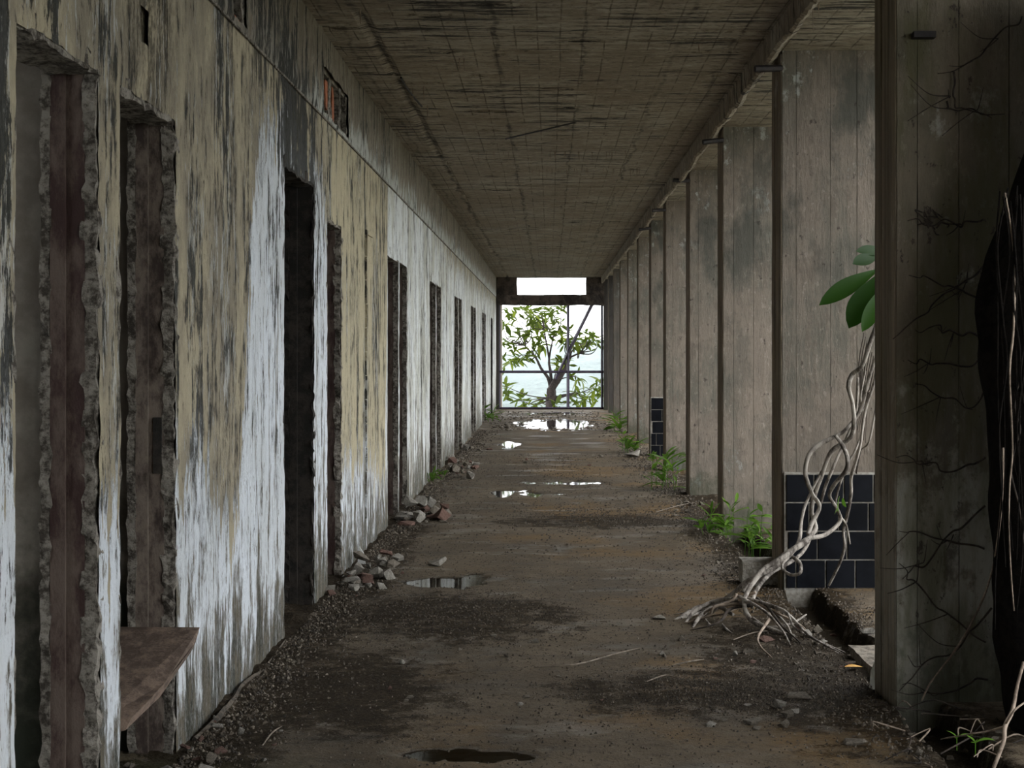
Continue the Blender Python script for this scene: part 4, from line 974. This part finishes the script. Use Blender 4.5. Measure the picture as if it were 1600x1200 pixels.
aroot([(1568, 700, 5.1), (1564, 800, 5.15), (1548, 900, 5.4), (1520, 970, 5.6), (1490, 1020, 5.68), (1455, 1065, 5.70), (1440, 1095, 5.7)], [.004, .004, .004, .005, .005, .004, .003], M['root_tan'])
aroot([(1600, 590, 4.95), (1588, 610, 4.95), (1586, 640, 4.95), (1594, 670, 4.95), (1586, 700, 4.95), (1580, 740, 4.95), (1592, 790, 4.95), (1600, 850, 4.95)], .004, M['root_dark'])
for s in range(9): aroot([(1562+s*5+U(-9, 9), 300+k_*95+U(-20, 20), 4.95-U(0, .03)) for k_ in range(8-s % 3)], [.003, .004, .003, .002], M['root_tan'] if s == 3 else M['root_mass'])
random.seed(5)
web = [[(1535, 340), (1500, 350), (1460, 348), (1418, 345)], [(1600, 20), (1560, 60), (1520, 95), (1465, 115)], [(1550, 400), (1510, 440), (1460, 475), (1420, 510), (1395, 530)], [(1540, 560), (1500, 572), (1450, 568), (1418, 562)],
       [(1530, 525), (1490, 520), (1465, 512), (1430, 515)], [(1540, 710), (1490, 740), (1440, 720), (1400, 715)], [(1540, 860), (1480, 845), (1420, 832), (1405, 830)], [(1545, 950), (1500, 1010), (1440, 1040), (1405, 1080)],
       [(1545, 1060), (1500, 1078), (1450, 1080), (1410, 1070)], [(1540, 790), (1490, 835), (1440, 880), (1410, 905)], [(1480, 160), (1485, 170), (1520, 175), (1570, 178)], [(1490, 110), (1485, 150), (1500, 170), (1550, 185)], [(1540, 1000), (1480, 960), (1430, 910), (1405, 880)],
       [(1530, 465), (1500, 455), (1460, 440), (1420, 430)], [(1545, 600), (1520, 640), (1470, 620), (1430, 600)]]
def wig(w):
    o = []
    for (x0, y0), (x1, y1) in zip(w, w[1:]):
        for t in (0, .33, .66): o.append((x0+(x1-x0)*t+U(-5, 5), y0+(y1-y0)*t+U(-6, 6), YF-U(.0, .012)))
    return o+[(w[-1][0], w[-1][1], YF)]
for w in web:
    aroot(wig(w), [.0045, .0035, .003, .0015], M['root_dark'])
    for _ in range(3):
        x, y = random.choice(w[1:3]); dx, dy = U(-70, 20), U(-50, 50)
        aroot([(x, y, YF-.004), (x+dx*.5, y+dy*.3+6, YF-.006), (x+dx, y+dy, YF-.003)], [.0022, .0018, .001], M['root_dark'])
# knot of dark roots
for _ in range(10): x, y = U(1440, 1480), U(330, 362); aroot([(x, y, YF-.004), (x+U(-15, 15), y+U(-10, 10), YF-.02), (x+U(-20, 20), y+U(-10, 20), YF-.004)], .0028, M['root_dark'])
# tangle on the floor in the corner and twigs
for _ in range(26):
    x, y = U(1400, 1590), U(1105, 1195); a = onfloor(x, y, .015); b = a+Vector((U(-.18, .18), U(-.12, .12), U(-.005, .05))); c = b+Vector((U(-.1, .1), U(-.1, .1), 0)); c.z = .012
    m = MB(); m.tube([a, b, c], [.003, .003, .0015], 5, 4); m.build('aerial_root', random.choice([M['root_dark'], M['root_dark'], M['root_tan']]), ban)
tw = [((835, 1042), (900, 1038), (960, 1022), (1000, 1012)), ((1050, 1040), (1075, 1034), (1100, 1030)), ((1145, 1000), (1180, 988), (1220, 985)), ((410, 1165), (425, 1145), (440, 1135)), ((1025, 800), (1060, 790), (1085, 785)), ((1335, 1025), (1350, 1012), (1375, 1010)), ((1010, 1065), (1040, 1055), (1060, 1060))]
tl = ['long thin twig lying across the near floor', 'short pale twig right of the long one', 'bent twig beside the root heap', 'small twig on the wet floor at the lower left', 'dark twig before the weeds', 'curved dry stalk in the gutter by the nearest fin', 'short twig on the dark soil drift']
for pts, l in zip(tw, tl):
    m = MB(); m.tube([onfloor(a, b, .018+.01*(k_ == 1)) for k_, (a, b) in enumerate(pts)], [.003, .004, .002], 5, 4, .3); tag(m.build('twig', M['twig']), l, 'twig')
